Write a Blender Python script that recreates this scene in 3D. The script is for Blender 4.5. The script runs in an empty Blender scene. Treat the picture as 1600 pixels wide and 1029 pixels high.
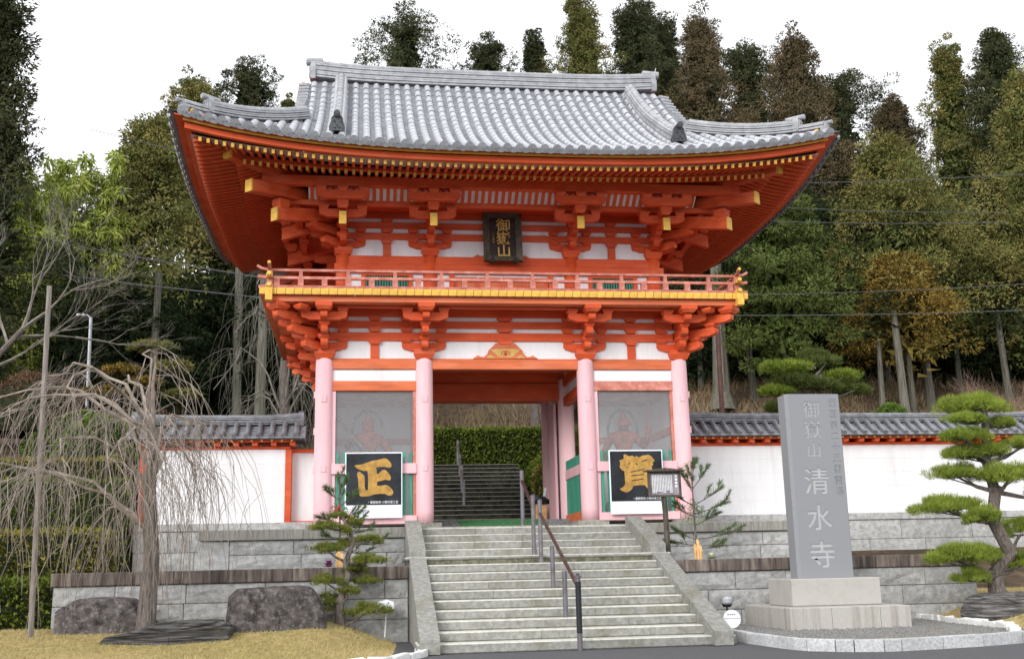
import bpy, bmesh, math, random
import numpy as np
from mathutils import Matrix, Vector
random.seed(7); rng=np.random.default_rng(7)
R=math.radians
sc=bpy.context.scene
COL=sc.collection
# ---------------------------------------------------------------- camera, sky, sun, exposure
CX,CY,CZ,YAW,PIT,ROL,FPX=-3.089,-23.097,-.928,.14005,.21460,-.02303,1715.44
def cam_basis():
    cy,sy=math.cos(YAW),math.sin(YAW); cp,sp=math.cos(PIT),math.sin(PIT); cr,sr=math.cos(ROL),math.sin(ROL)
    f=Vector((sy*cp,cy*cp,sp)); r=Vector((cy,-sy,0)); u=r.cross(f)
    return r*cr+u*sr, u*cr-r*sr, f
_r,_u,_f=cam_basis()
cd=bpy.data.cameras.new('camera'); cam=bpy.data.objects.new('camera',cd); COL.objects.link(cam)
cam.matrix_world=Matrix(((_r.x,_u.x,-_f.x,CX),(_r.y,_u.y,-_f.y,CY),(_r.z,_u.z,-_f.z,CZ),(0,0,0,1)))
cd.sensor_width=36; cd.lens=FPX/1600*36; cd.clip_end=2000; cd.clip_start=.1
sc.camera=cam
w=bpy.data.worlds.new('World'); sc.world=w; w.use_nodes=True
nt=w.node_tree; nt.nodes.clear()
wo=nt.nodes.new('ShaderNodeOutputWorld'); bg=nt.nodes.new('ShaderNodeBackground')
sky=nt.nodes.new('ShaderNodeTexSky'); sky.sky_type='NISHITA'; sky.sun_disc=False
sky.sun_elevation=R(25); sky.sun_rotation=R(216); sky.dust_density=4.0; sky.air_density=1.0
hs=nt.nodes.new('ShaderNodeHueSaturation'); hs.inputs['Saturation'].default_value=.12; hs.inputs['Value'].default_value=1.0
nt.links.new(sky.outputs[0],hs.inputs['Color'])
mx=nt.nodes.new('ShaderNodeMix'); mx.data_type='RGBA'; mx.inputs[0].default_value=.9
mx.inputs[7].default_value=(11.2,11.4,11.8,1)
nt.links.new(hs.outputs[0],mx.inputs[6]); nt.links.new(mx.outputs[2],bg.inputs[0])
bg.inputs[1].default_value=.10
nt.links.new(bg.outputs[0],wo.inputs[0])
sl=bpy.data.lights.new('sun','SUN'); sl.energy=1.5; sl.angle=R(28); sl.color=(1,.97,.92)
so=bpy.data.objects.new('sun',sl); COL.objects.link(so)
# sun from front-left, high
sd=Vector((math.sin(R(216))*math.cos(R(25)),math.cos(R(216))*math.cos(R(25)),math.sin(R(25))))
so.rotation_euler=sd.to_track_quat('Z','Y').to_euler(); so.location=(-12,-20,25)
sc.view_settings.view_transform='Standard'; sc.view_settings.look='None'
sc.view_settings.exposure=.55; sc.view_settings.gamma=1; sc.view_settings.use_curve_mapping=False
# ---------------------------------------------------------------- materials
def mat(name,col,rough=.7,var=.12,scale=6,bump=0,bscale=40,metal=0,col2=None,spec=.3,stretch=(1,1,1),dirt=None,dscale=1.2,damt=.5,attr=None,objc=False,det=4,sss=0):
    m=bpy.data.materials.new(name); m.use_nodes=True; t=m.node_tree; n=t.nodes; L=t.links
    b=n['Principled BSDF']; b.inputs['Roughness'].default_value=rough; b.inputs['Metallic'].default_value=metal
    b.inputs['Specular IOR Level'].default_value=spec
    tc=n.new('ShaderNodeTexCoord'); mp=n.new('ShaderNodeMapping'); mp.inputs['Scale'].default_value=stretch
    L.new(tc.outputs['Object'] if not objc else tc.outputs['Object'],mp.inputs[0])
    nz=n.new('ShaderNodeTexNoise'); nz.inputs['Scale'].default_value=scale; nz.inputs['Detail'].default_value=det; nz.inputs['Roughness'].default_value=.62
    L.new(mp.outputs[0],nz.inputs['Vector'])
    c2=col2 if col2 else tuple(c*(1-2.2*var) for c in col)
    c1=col if col2 else tuple(min(1,c*(1+var)) for c in col)
    cr=n.new('ShaderNodeValToRGB'); cr.color_ramp.elements[0].position=.33; cr.color_ramp.elements[1].position=.67
    cr.color_ramp.elements[0].color=(*c2,1); cr.color_ramp.elements[1].color=(*c1,1)
    L.new(nz.outputs[0],cr.inputs[0]); out=cr.outputs[0]
    if dirt:
        d=n.new('ShaderNodeTexNoise'); d.inputs['Scale'].default_value=dscale; d.inputs['Detail'].default_value=8; d.inputs['Roughness'].default_value=.7
        L.new(mp.outputs[0],d.inputs['Vector'])
        dr=n.new('ShaderNodeValToRGB'); dr.color_ramp.elements[0].position=.50; dr.color_ramp.elements[1].position=.68
        dr.color_ramp.elements[0].color=(0,0,0,1); dr.color_ramp.elements[1].color=(damt,damt,damt,1)
        L.new(d.outputs[0],dr.inputs[0])
        mm=n.new('ShaderNodeMix'); mm.data_type='RGBA'; mm.inputs[7].default_value=(*dirt,1)
        L.new(dr.outputs[0],mm.inputs[0]); L.new(out,mm.inputs[6]); out=mm.outputs[2]
    if attr:
        a=n.new('ShaderNodeAttribute'); a.attribute_name='tint'
        mm=n.new('ShaderNodeMix'); mm.data_type='RGBA'; mm.inputs[7].default_value=(*attr,1)
        L.new(a.outputs['Fac'],mm.inputs[0]); L.new(out,mm.inputs[6]); out=mm.outputs[2]
    oi=n.new('ShaderNodeObjectInfo'); hv=n.new('ShaderNodeHueSaturation')
    mr=n.new('ShaderNodeMapRange'); mr.inputs[3].default_value=1-var*.8; mr.inputs[4].default_value=1+var*.6
    L.new(oi.outputs['Random'],mr.inputs[0]); L.new(mr.outputs[0],hv.inputs['Value']); L.new(out,hv.inputs['Color'])
    L.new(hv.outputs[0],b.inputs['Base Color'])
    if bump:
        bn=n.new('ShaderNodeTexNoise'); bn.inputs['Scale'].default_value=bscale; bn.inputs['Detail'].default_value=5
        L.new(mp.outputs[0],bn.inputs['Vector']); bu=n.new('ShaderNodeBump'); bu.inputs['Strength'].default_value=min(1,bump); bu.inputs['Distance'].default_value=.02
        L.new(bn.outputs[0],bu.inputs['Height']); L.new(bu.outputs[0],b.inputs['Normal'])
    return m
M={}
M['verm']=mat('vermilion_paint',(.69,.105,.028),.55,.09,2.5,bump=.25,bscale=40,col2=(.56,.07,.018),stretch=(.6,1,2.5),dirt=(.70,.20,.10),dscale=1.3,damt=.55)
M['faded']=mat('faded_vermilion_paint',(.67,.165,.065),.65,.12,3,bump=.15,bscale=40,stretch=(.4,1,3),dirt=(.62,.26,.17),dscale=2,damt=.6)
M['salmon']=mat('weathered_salmon_paint',(.56,.20,.15),.75,.12,5,bump=.2,bscale=50,dirt=(.62,.36,.31),dscale=5,damt=.7)
M['pink']=mat('sun_bleached_pink_paint',(.80,.49,.53),.7,.05,2.5,bump=.12,bscale=60,stretch=(2,2,.25),dirt=(.84,.58,.60),dscale=1.6,damt=.8)
M['white']=mat('white_plaster',(.80,.80,.82),.85,.025,2,bump=.05,bscale=60,stretch=(2.2,2.2,.35),dirt=(.52,.52,.50),dscale=.9,damt=.38)
M['gold']=mat('ochre_gold_paint',(.78,.47,.08),.5,.10,8)
M['goldleaf']=mat('bright_gold_paint',(.62,.40,.12),.45,.10,8)
M['teal']=mat('teal_green_paint',(.06,.32,.22),.6,.12,4,stretch=(3,3,.4))
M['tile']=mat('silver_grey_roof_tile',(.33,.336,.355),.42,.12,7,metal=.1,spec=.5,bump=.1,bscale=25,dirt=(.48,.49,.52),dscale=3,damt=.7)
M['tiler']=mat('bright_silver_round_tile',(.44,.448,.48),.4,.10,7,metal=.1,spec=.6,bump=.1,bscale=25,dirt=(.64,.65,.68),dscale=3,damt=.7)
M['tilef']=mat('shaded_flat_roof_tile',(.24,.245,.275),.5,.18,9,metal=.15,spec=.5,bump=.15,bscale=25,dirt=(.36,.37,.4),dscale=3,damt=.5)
M['tdisc']=mat('mid_grey_end_tile',(.27,.28,.30),.5,.15,20,metal=.15,spec=.5,bump=.4,bscale=60)
M['tiled']=mat('dark_grey_roof_tile',(.215,.22,.24),.42,.2,6,metal=.2,spec=.5,bump=.2,bscale=25,dirt=(.3,.31,.33),dscale=3,damt=.5)
M['oni']=mat('charcoal_ornament_tile',(.07,.075,.085),.5,.2,14,bump=.5,bscale=30)
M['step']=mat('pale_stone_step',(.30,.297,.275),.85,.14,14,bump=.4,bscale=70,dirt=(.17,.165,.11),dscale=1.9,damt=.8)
M['stepl']=mat('painted_highlight_nosing',(.55,.54,.49),.8,.08,14,bump=.2,bscale=70,dirt=(.34,.33,.26),dscale=2.5,damt=.6)  # lighter step tops and upper edges: sky highlight painted into the colour
M['moss']=mat('mossy_dark_stone',(.24,.23,.17),.9,.2,10,bump=.4,bscale=60,col2=(.06,.065,.04),dirt=(.03,.035,.02),dscale=4,damt=.7)
M['wallst']=mat('grey_hewn_stone',(.43,.43,.425),.9,.14,9,bump=.9,bscale=22,dirt=(.25,.25,.245),dscale=1.3,damt=.7)
M['coping']=mat('weathered_coping_stone',(.33,.32,.29),.9,.14,9,bump=.3,bscale=60,dirt=(.18,.16,.14),dscale=1.6,damt=.7,stretch=(3,3,.35))
M['copingd']=mat('dark_stained_coping_stone',(.26,.22,.19),.9,.3,5,bump=.3,bscale=60,col2=(.07,.05,.045),stretch=(3.2,1,.28),dirt=(.04,.032,.03),dscale=1.2,damt=.9)
M['granite']=mat('blue_grey_granite',(.25,.257,.275),.6,.16,130,bump=.1,bscale=150,dirt=(.29,.31,.33),dscale=220,damt=.6,det=2)
M['granl']=mat('pale_granite',(.47,.45,.42),.8,.10,120,bump=.2,bscale=120,dirt=(.33,.30,.27),dscale=2.5,damt=.6,det=3)
M['granls']=mat('rain_streaked_pale_granite',(.47,.45,.42),.8,.10,60,bump=.2,bscale=120,stretch=(4,4,.18),dirt=(.27,.235,.20),dscale=1.3,damt=.9)
M['engr']=mat('pale_cut_granite',(.45,.46,.47),.9,.08,60,bump=.2,bscale=100)
M['asph']=mat('asphalt',(.155,.155,.165),.95,.3,220,bump=.5,bscale=160,dirt=(.12,.12,.125),dscale=.6,damt=.6,det=3)
M['gravel']=mat('grey_gravel',(.36,.355,.34),.95,.35,70,bump=1,bscale=50,dirt=(.30,.24,.15),dscale=.9,damt=.6)
M['curb']=mat('pale_granite_curb',(.52,.53,.54),.9,.14,30,bump=.5,bscale=60,dirt=(.3,.3,.28),dscale=3,damt=.5)
M['whitest']=mat('white_curb_stone',(.74,.74,.73),.9,.08,30,bump=.5,bscale=60)
M['soil']=mat('dry_grass_ground',(.38,.29,.12),.95,.2,9,bump=.6,bscale=60,dirt=(.25,.23,.08),dscale=1.1,damt=.85)
M['litter']=mat('leaf_litter_ground',(.13,.085,.05),.98,.35,3,bump=.8,bscale=12,dirt=(.06,.05,.03),dscale=.6,damt=.9)
M['rock']=mat('dark_lichened_rock',(.085,.072,.07),.85,.35,7,bump=.8,bscale=22,dirt=(.26,.25,.24),dscale=13,damt=.6)
M['rockl']=mat('layered_grey_rock',(.12,.115,.112),.85,.4,6,bump=1,bscale=14,stretch=(.35,.35,6),dirt=(.30,.29,.28),dscale=3,damt=.6)
M['bark']=mat('grey_bark',(.20,.17,.15),.95,.3,12,bump=.8,bscale=30,stretch=(3,3,.5),dirt=(.10,.08,.07),dscale=3,damt=.6)
M['cbark']=mat('pale_cedar_bark',(.16,.15,.12),.95,.3,6,bump=.8,bscale=30,stretch=(4,4,.2),dirt=(.10,.12,.08),dscale=.8,damt=.6)
M['twig']=mat('pinkish_bare_twig',(.31,.26,.22),.9,.2,5)
M['twigp']=mat('pale_bare_twig',(.27,.245,.21),.9,.2,5)
M['twigr']=mat('reddish_bare_twig',(.26,.17,.15),.9,.2,5)
M['dkwood']=mat('dark_weathered_wood',(.09,.075,.06),.8,.3,8,stretch=(3,3,.5),bump=.3)
M['wood']=mat('grey_weathered_pole',(.25,.22,.20),.9,.2,8,stretch=(4,4,.4),bump=.3,dirt=(.14,.12,.10),dscale=3,damt=.6)
M['steel']=mat('brownish_grey_steel',(.17,.16,.18),.45,.15,8,metal=.3,dirt=(.2,.11,.08),dscale=6,damt=.4)
M['rust']=mat('rusty_brown_rail',(.075,.042,.036),.5,.2,8,metal=.1)
M['blk']=mat('black_paint',(.018,.02,.024),.5,.1,8)
M['blkp']=mat('black_print',(.022,.026,.034),.45,.3,3)
M['cream']=mat('white_board',(.84,.87,.92),.6,.02,4)
M['brush']=mat('gold_brush_lettering',(.47,.27,.065),.6,.16,10)
M['txt']=mat('white_print',(.85,.86,.88),.6,.02,4)
M['txtk']=mat('dark_print',(.08,.08,.09),.6,.02,4)
M['carpet']=mat('green_mat',(.05,.15,.06),.95,.15,30)
M['grayst']=mat('grey_step_stone',(.2,.2,.2),.9,.2,20)
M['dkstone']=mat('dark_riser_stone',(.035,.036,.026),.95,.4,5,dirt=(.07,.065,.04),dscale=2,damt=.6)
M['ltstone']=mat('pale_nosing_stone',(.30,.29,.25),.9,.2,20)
M['galv']=mat('galvanised_steel',(.45,.47,.5),.4,.1,8,metal=.5)
M['plq']=mat('bronze_green_frame',(.10,.085,.06),.5,.25,10,dirt=(.09,.11,.09),dscale=5,damt=.6)
M['plqi']=mat('dark_plaque_board',(.035,.025,.022),.6,.3,20)
M['statue']=mat('aged_red_wood',(.33,.075,.04),.7,.3,6,dirt=(.42,.15,.09),dscale=4,damt=.6)
M['scarf']=mat('grey_green_scarf',(.20,.20,.17),.7,.25,6)
M['eaved']=mat('dark_eave_underside',(.02,.02,.023),.8,.2,6)
M['soff']=mat('pale_soffit_board',(.60,.50,.47),.8,.1,6)
M['yel']=mat('cut_bamboo',(.72,.45,.20),.6,.12,6)
M['pur']=mat('purple_cabbage',(.30,.03,.25),.6,.3,20)
M['grw']=mat('pale_cabbage',(.62,.66,.45),.6,.2,20)
M['red']=mat('red_berries',(.60,.05,.03),.4,.2,20)
M['brown']=mat('brown_steel_post',(.10,.045,.035),.6,.2,6)
M['wire']=mat('grey_cable',(.10,.10,.11),.6,.1,6)
M['wirel']=mat('pale_cable',(.5,.5,.52),.6,.1,6)
def leafm(name,c1,c2,rough=.6):
    m=mat(name,c1,.8,.12,1.3,attr=c2,spec=.04); return m
LEAF={'dk':leafm('dark_cedar_foliage',(.04,.056,.026),(.105,.10,.048)),
 'br':leafm('brownish_cedar_foliage',(.07,.07,.036),(.19,.13,.075)),
 'ol':leafm('olive_cedar_foliage',(.085,.115,.035),(.27,.22,.075)),
 'gold':leafm('golden_cedar_foliage',(.12,.10,.025),(.30,.19,.045)),
 'gr':leafm('fresh_green_foliage',(.055,.08,.02),(.14,.17,.05)),
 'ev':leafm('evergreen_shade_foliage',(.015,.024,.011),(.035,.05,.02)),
 'bam':leafm('yellow_green_bamboo',(.24,.31,.06),(.50,.54,.13)),
 'hedge':leafm('clipped_hedge_green',(.06,.10,.016),(.17,.20,.035)),
 'hedgey':leafm('yellowing_hedge',(.12,.13,.022),(.28,.24,.05)),
 'azred':leafm('reddish_azalea',(.10,.06,.04),(.17,.10,.06)),
 'azg':leafm('bright_azalea',(.08,.14,.025),(.16,.24,.04)),
 'pine':leafm('pine_needle_green',(.07,.10,.022),(.24,.25,.055)),
 'pineb':leafm('bright_pine_green',(.10,.16,.025),(.30,.36,.06)),
 'pined':leafm('sprig_pine_green',(.06,.11,.045),(.20,.26,.11)),
 'straw':leafm('dry_straw',(.24,.17,.10),(.44,.33,.20)),
 'grass':leafm('dormant_lawn',(.25,.25,.06),(.55,.43,.24))}
# glass
def glassm():
    m=bpy.data.materials.new('painted_haze_glass'); m.use_nodes=True; t=m.node_tree; n=t.nodes; L=t.links
    n.remove(n['Principled BSDF']); o=n['Material Output']
    tr=n.new('ShaderNodeBsdfTransparent'); tr.inputs[0].default_value=(.93,.95,.96,1)
    gl=n.new('ShaderNodeBsdfGlossy'); gl.inputs['Roughness'].default_value=.03; gl.inputs[0].default_value=(1,1,1,1)
    df=n.new('ShaderNodeBsdfDiffuse'); df.inputs[0].default_value=(.88,.89,.92,1)  # whitish diffuse share paints a pale sky-reflection haze onto the panes
    lw=n.new('ShaderNodeFresnel'); lw.inputs[0].default_value=1.5
    m1=n.new('ShaderNodeMixShader'); m1.inputs[0].default_value=.15
    L.new(tr.outputs[0],m1.inputs[1]); L.new(df.outputs[0],m1.inputs[2])
    m2=n.new('ShaderNodeMixShader'); L.new(lw.outputs[0],m2.inputs[0]); L.new(m1.outputs[0],m2.inputs[1]); L.new(gl.outputs[0],m2.inputs[2])
    L.new(m2.outputs[0],o.inputs[0]); return m
M['glass']=glassm()
# ---------------------------------------------------------------- object helpers
LOC={}
def link(o,parent=None):
    COL.objects.link(o)
    if parent is not None:
        o.parent=parent
        if parent.name in LOC: o.matrix_parent_inverse=Matrix.Translation(-Vector(LOC[parent.name]))
    return o
def props(o,label=None,cat=None,group=None,kind=None):
    if label:o['label']=label
    if cat:o['category']=cat
    if group:o['group']=group
    if kind:o['kind']=kind
    return o
def thing(name,label,cat,loc=(0,0,0),group=None):
    o=bpy.data.objects.new(name,None); o.location=loc; COL.objects.link(o); o.empty_display_size=.3
    LOC[o.name]=loc; return props(o,label,cat,group)
class MB:
    def __init__(s): s.v=[];s.f=[];s.m=[];s.sm=False
    def add(s,vs,fs,mi=0):
        k=len(s.v); s.v+=[tuple(v) for v in vs]; s.f+=[tuple(i+k for i in f) for f in fs]; s.m+=[mi]*len(fs); return s
    def box(s,x0,x1,y0,y1,z0,z1,mi=0,front=None):
        vs=[(x0,y0,z0),(x1,y0,z0),(x1,y1,z0),(x0,y1,z0),(x0,y0,z1),(x1,y0,z1),(x1,y1,z1),(x0,y1,z1)]
        fs=[(0,3,2,1),(4,5,6,7),(0,1,5,4),(1,2,6,5),(2,3,7,6),(3,0,4,7)]
        s.add(vs,fs,mi)
        if front is not None: s.m[-4]=front
        return s
    def bev(s,x0,x1,y0,y1,z0,z1,b=.01,mi=0):
        # box with chamfered edges
        vs=[];
        for z,d in((z0,b),(z0+b,0),(z1-b,0),(z1,b)):
            vs+=[(x0+b+d*0 if False else x0+d,y0+d,z),(x1-d,y0+d,z),(x1-d,y1-d,z),(x0+d,y1-d,z)]
        fs=[(0,3,2,1),(12,13,14,15)]
        for k in range(3):
            for i in range(4):
                j=(i+1)%4; fs.append((k*4+i,k*4+j,k*4+4+j,k*4+4+i))
        return s.add(vs,fs,mi)
    def prism(s,poly,a,b,axis='X',mi=0,cap=None):
        # poly: list of 2D pts, extruded a..b on axis.  X:(y,z) Y:(x,z) Z:(x,y)
        n=len(poly)
        def P(p,t): return {'X':(t,p[0],p[1]),'Y':(p[0],t,p[1]),'Z':(p[0],p[1],t)}[axis]
        vs=[P(p,a) for p in poly]+[P(p,b) for p in poly]
        fs=[tuple(range(n)),tuple(range(2*n-1,n-1,-1))]+[(i,i+n,(i+1)%n+n,(i+1)%n) for i in range(n)]
        s.add(vs,fs,mi)
        if cap is not None: s.m[-(n+2)]=cap
        return s
    def tube(s,pts,rad,n=6,mi=0,cap=True):
        k=len(pts)
        if not hasattr(rad,'__len__'): rad=[rad]*k
        pts=[Vector(p) for p in pts]; vs=[]
        for i,p in enumerate(pts):
            d=(pts[min(i+1,k-1)]-pts[max(i-1,0)])
            if d.length<1e-6: d=Vector((0,0,1))
            d.normalize(); a=Vector((0,0,1)) if abs(d.z)<.9 else Vector((1,0,0))
            u=d.cross(a).normalized(); v=d.cross(u)
            for j in range(n):
                t=2*math.pi*j/n; vs.append(p+(u*math.cos(t)+v*math.sin(t))*rad[i])
        fs=[(i*n+j,i*n+(j+1)%n,(i+1)*n+(j+1)%n,(i+1)*n+j) for i in range(k-1) for j in range(n)]
        if cap: fs+=[tuple(range(n-1,-1,-1)),tuple((k-1)*n+j for j in range(n))]
        return s.add(vs,fs,mi)
    def sweep(s,path,sect,mi=0,closed=True):
        # sect: 2D pts (side,up) carried along the path, side is horizontal
        k=len(path); n=len(sect); path=[Vector(p) for p in path]; vs=[]
        for i,p in enumerate(path):
            d=path[min(i+1,k-1)]-path[max(i-1,0)]; h=Vector((d.x,d.y,0)).normalized(); sd=Vector((h.y,-h.x,0))
            up=sd.cross(d.normalized()); up=up if up.z>0 else -up
            for a,b in sect: vs.append(p+sd*a+up*b)
        fs=[(i*n+j,(i+1)*n+j,(i+1)*n+(j+1)%n,i*n+(j+1)%n) for i in range(k-1) for j in range(n)]
        fs+=[tuple(range(n)),tuple((k-1)*n+j for j in range(n-1,-1,-1))]
        return s.add(vs,fs,mi)
    def mesh(s,name,mats):
        me=bpy.data.meshes.new(name); me.from_pydata(s.v,[],s.f)
        for m in (mats if isinstance(mats,(list,tuple)) else [mats]): me.materials.append(M[m] if isinstance(m,str) else m)
        me.polygons.foreach_set('material_index',s.m)
        if s.sm: me.shade_smooth()
        me.update(); return me
    def obj(s,name,mats,parent=None,**k):
        o=bpy.data.objects.new(name,s.mesh(name,mats)); link(o,parent); return props(o,**k)
def fixn(me):
    bm=bmesh.new(); bm.from_mesh(me); bmesh.ops.recalc_face_normals(bm,faces=bm.faces); bm.to_mesh(me); bm.free()
def inst(name,me,parent,mw=None,loc=None,rz=0,scale=None):
    o=bpy.data.objects.new(name,me)
    if mw is None and loc is None: mw=Matrix()
    if mw is None:
        mw=Matrix.Translation(Vector(loc))@Matrix.Rotation(rz,4,'Z')
        if scale: mw=mw@Matrix.Diagonal((*scale,1))
    link(o,parent); o.matrix_basis=mw; return o
def npmesh(name,V,F,mats,tint=None,smooth=False):
    # V (n,3) F (m,3 or 4) arrays
    V=np.asarray(V,np.float32); F=np.asarray(F,np.int32); me=bpy.data.meshes.new(name)
    k=F.shape[1]; me.vertices.add(len(V)); me.vertices.foreach_set('co',V.ravel())
    me.loops.add(F.size); me.loops.foreach_set('vertex_index',F.ravel())
    me.polygons.add(len(F)); me.polygons.foreach_set('loop_start',np.arange(0,F.size,k,dtype=np.int32))
    try: me.polygons.foreach_set('loop_total',np.full(len(F),k,dtype=np.int32))
    except Exception: pass
    for m in (mats if isinstance(mats,(list,tuple)) else [mats]): me.materials.append(m)
    if tint is not None:
        a=me.attributes.new('tint','FLOAT','POINT'); a.data.foreach_set('value',np.asarray(tint,np.float32))
    me.update(calc_edges=True); me.validate()
    if smooth: me.shade_smooth()
    return me
def grid(name,xs,ys,zf,m,smooth=True):
    X,Y=np.meshgrid(xs,ys); Z=zf(X,Y); nx,ny=len(xs),len(ys)
    V=np.stack([X,Y,Z],-1).reshape(-1,3); i=np.arange((ny-1)*nx).reshape(ny-1,nx)[:,:-1].ravel()
    F=np.stack([i,i+1,i+nx+1,i+nx],-1); return npmesh(name,V,F,m,smooth=smooth)
def vnoise(X,Y,s,seed=0):
    # cheap smooth value noise made of sines
    r=np.random.default_rng(seed); out=0
    for k in range(5):
        a,b,c=r.uniform(.5,1.6)*s,r.uniform(-1.6,1.6)*s,r.uniform(0,6.28); out=out+np.sin(a*X+b*Y+c)*np.cos(b*.7*X-a*Y+c*2)
    return out/5
def leaves(C,N,rad,ln,wd,flat=1.0,droop=0.0,outward=.5,seed=0,up=0.0,tintc=None):
    """leaf-sized triangles in clumps. C (k,3) clump centres, N leaves per clump, rad clump radius"""
    r=np.random.default_rng(seed); k=len(C); rad=np.broadcast_to(np.asarray(rad,float),(k,))
    n=k*N; idx=np.repeat(np.arange(k),N)
    d=r.normal(size=(n,3)); d/=np.linalg.norm(d,axis=1,keepdims=True)
    rr=r.uniform(.35,1,n)**.6
    off=d*rr[:,None]*rad[idx][:,None]; off[:,2]*=flat
    P=C[idx]+off
    dirv=d*outward+r.normal(size=(n,3))*(1-outward)*.8; dirv[:,2]+=up-droop; dirv/=np.linalg.norm(dirv,axis=1,keepdims=True)+1e-9
    s=np.cross(dirv,r.normal(size=(n,3))); s/=np.linalg.norm(s,axis=1,keepdims=True)+1e-9
    L=ln*r.uniform(.6,1.4,n)[:,None]; W=wd*r.uniform(.6,1.3,n)[:,None]
    A=P-s*W*.5; B=P+s*W*.5; T=P+dirv*L
    V=np.stack([A,B,T],1).reshape(-1,3); F=np.arange(n*3).reshape(-1,3)
    tc=(r.beta(1.2,1.6,k) if tintc is None else tintc)[idx]*.75+r.uniform(0,.3,n)
    tint=np.repeat(np.clip(tc,0,1),3)
    return V,F,tint
# text helpers: outlines of the built-in font
_dg=lambda: bpy.context.evaluated_depsgraph_get()
def glyph(text,size,off=0.0,width=None):
    cu=bpy.data.curves.new('t','FONT'); cu.body=text; cu.size=size; cu.offset=off; cu.resolution_u=3
    cu.align_x='CENTER'; cu.align_y='CENTER'; cu.fill_mode='FRONT'
    o=bpy.data.objects.new('t',cu); COL.objects.link(o); ev=o.evaluated_get(_dg()); me=ev.to_mesh()
    V=[tuple(v.co)[:2] for v in me.vertices]; F=[tuple(p.vertices) for p in me.polygons]; ev.to_mesh_clear()
    bpy.data.objects.remove(o); bpy.data.curves.remove(cu)
    if not V: return [],[]
    xs=[v[0] for v in V]; ys=[v[1] for v in V]; cx=(min(xs)+max(xs))/2; cy=(min(ys)+max(ys))/2
    if len(text)>1: cx=cx
    return [(x-cx,y-cy) for x,y in V],F
def loops2d(V,F):
    # weld then boundary loops
    key={};mp=[]
    W=[]
    for v in V:
        k=(round(v[0],5),round(v[1],5))
        if k not in key: key[k]=len(W); W.append(v)
        mp.append(key[k])
    F=[tuple(mp[i] for i in f) for f in F]; E={}
    for f in F:
        for a,b in zip(f,f[1:]+f[:1]):
            if a==b: continue
            E[(a,b)]=E.get((a,b),0)+1
    nx={}
    for (a,b) in E:
        if (b,a) not in E: nx.setdefault(a,[]).append(b)
    out=[]
    while nx:
        s=next(iter(nx)); l=[s]; c=s
        while True:
            if c not in nx: break
            t=nx[c].pop(); 
            if not nx[c]: del nx[c]
            if t==s: break
            l.append(t); c=t
        if len(l)>2: out.append([W[i] for i in l])
    return out

def fillloops(loops):
    cu=bpy.data.curves.new('e','CURVE'); cu.dimensions='2D'; cu.fill_mode='FRONT'
    for lp in loops:
        sp=cu.splines.new('POLY'); sp.points.add(len(lp)-1)
        for p,(a,b) in zip(sp.points,lp): p.co=(a,b,0,1)
        sp.use_cyclic_u=True
    eo=bpy.data.objects.new('e',cu); COL.objects.link(eo); ev=eo.evaluated_get(_dg()); em=ev.to_mesh()
    V=[tuple(v.co)[:2] for v in em.vertices]; F=[tuple(p.vertices) for p in em.polygons]; ev.to_mesh_clear(); bpy.data.objects.remove(eo); bpy.data.curves.remove(cu)
    return V,F
def bold(loops,d):
    """push every outline outward by d (outer loops run one way, counters the other)"""
    out=[]
    for lp in loops:
        n=len(lp); q=[]
        for i in range(n):
            a,b,c=Vector(lp[i-1]),Vector(lp[i]),Vector(lp[(i+1)%n]); e1=(b-a); e2=(c-b)
            if e1.length<1e-7 or e2.length<1e-7: q.append(lp[i]); continue
            e1.normalize(); e2.normalize(); n1=Vector((e1.y,-e1.x)); n2=Vector((e2.y,-e2.x)); m=n1+n2
            if m.length<.3: m=n1
            m.normalize(); k=d/max(.55,m.dot(n1)); p=b+m*k; q.append((p.x,p.y))
        out.append(q)
    return out
def glyphb(ch,size,d):
    V,F=glyph(ch,size,0)
    if not V: return [],[],[]
    L=bold(loops2d(V,F),d) if d else loops2d(V,F); V,F=fillloops(L); return V,F,L
# ================================================================ GROUND AND PLATFORMS
def struct(o,label=None): o['kind']='structure'; return o
road=grid('road',np.linspace(-150,150,3),np.linspace(-150,12,3),lambda X,Y:X*0-2.07,M['asph'],False)
struct(inst('road',road,None,Matrix()))
HY=[-4,-1,3,10,13,17,20,30,60,140]; HZ=[-2.3,-1.7,-.35,.06,.3,2.3,2.8,8,15,28]
def hz(x,y):
    z=np.interp(y,HY,HZ); return z
def hzn(X,Y):
    Z=np.interp(Y,HY,HZ); lf=np.clip((-8.3-X)/1.6,0,1); Z=np.maximum(Z,Z*(1-lf)+lf*np.interp(Y,[-4,-1,3,5,7,9,12,17,22,30],[-2.3,-1.7,-.3,1.1,1.9,2.6,3.3,4.1,5,8])); Z=Z+vnoise(X,Y,.35,3)*np.clip((Y-14)/10,0,1)*.7
    under=(np.abs(X)<7.9)&(Y<2.1); Z=np.where(under,-2.5,Z)
    st=(X>-1.6)&(X<3.8)&(Y>9)&(Y<18.5); Z=np.where(st,np.minimum(Z,-.2),Z); return Z
hill=grid('hillside',np.concatenate([np.linspace(-160,-24,20),np.arange(-22,50,.6),np.linspace(52,220,24)]),np.concatenate([np.arange(-4,34,.6),np.linspace(35,160,30)]),hzn,M['litter'])
struct(inst('hillside',hill,None,Matrix()))
mb=MB(); mb.box(-5.9,5.9,-2.2,7.2,-2.4,-.125); struct(mb.obj('platform_fill','coping'))
mb=MB(); mb.box(-7.9,7.9,-3.95,2.15,-2.4,-.835); struct(mb.obj('terrace_floor','coping'))
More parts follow.
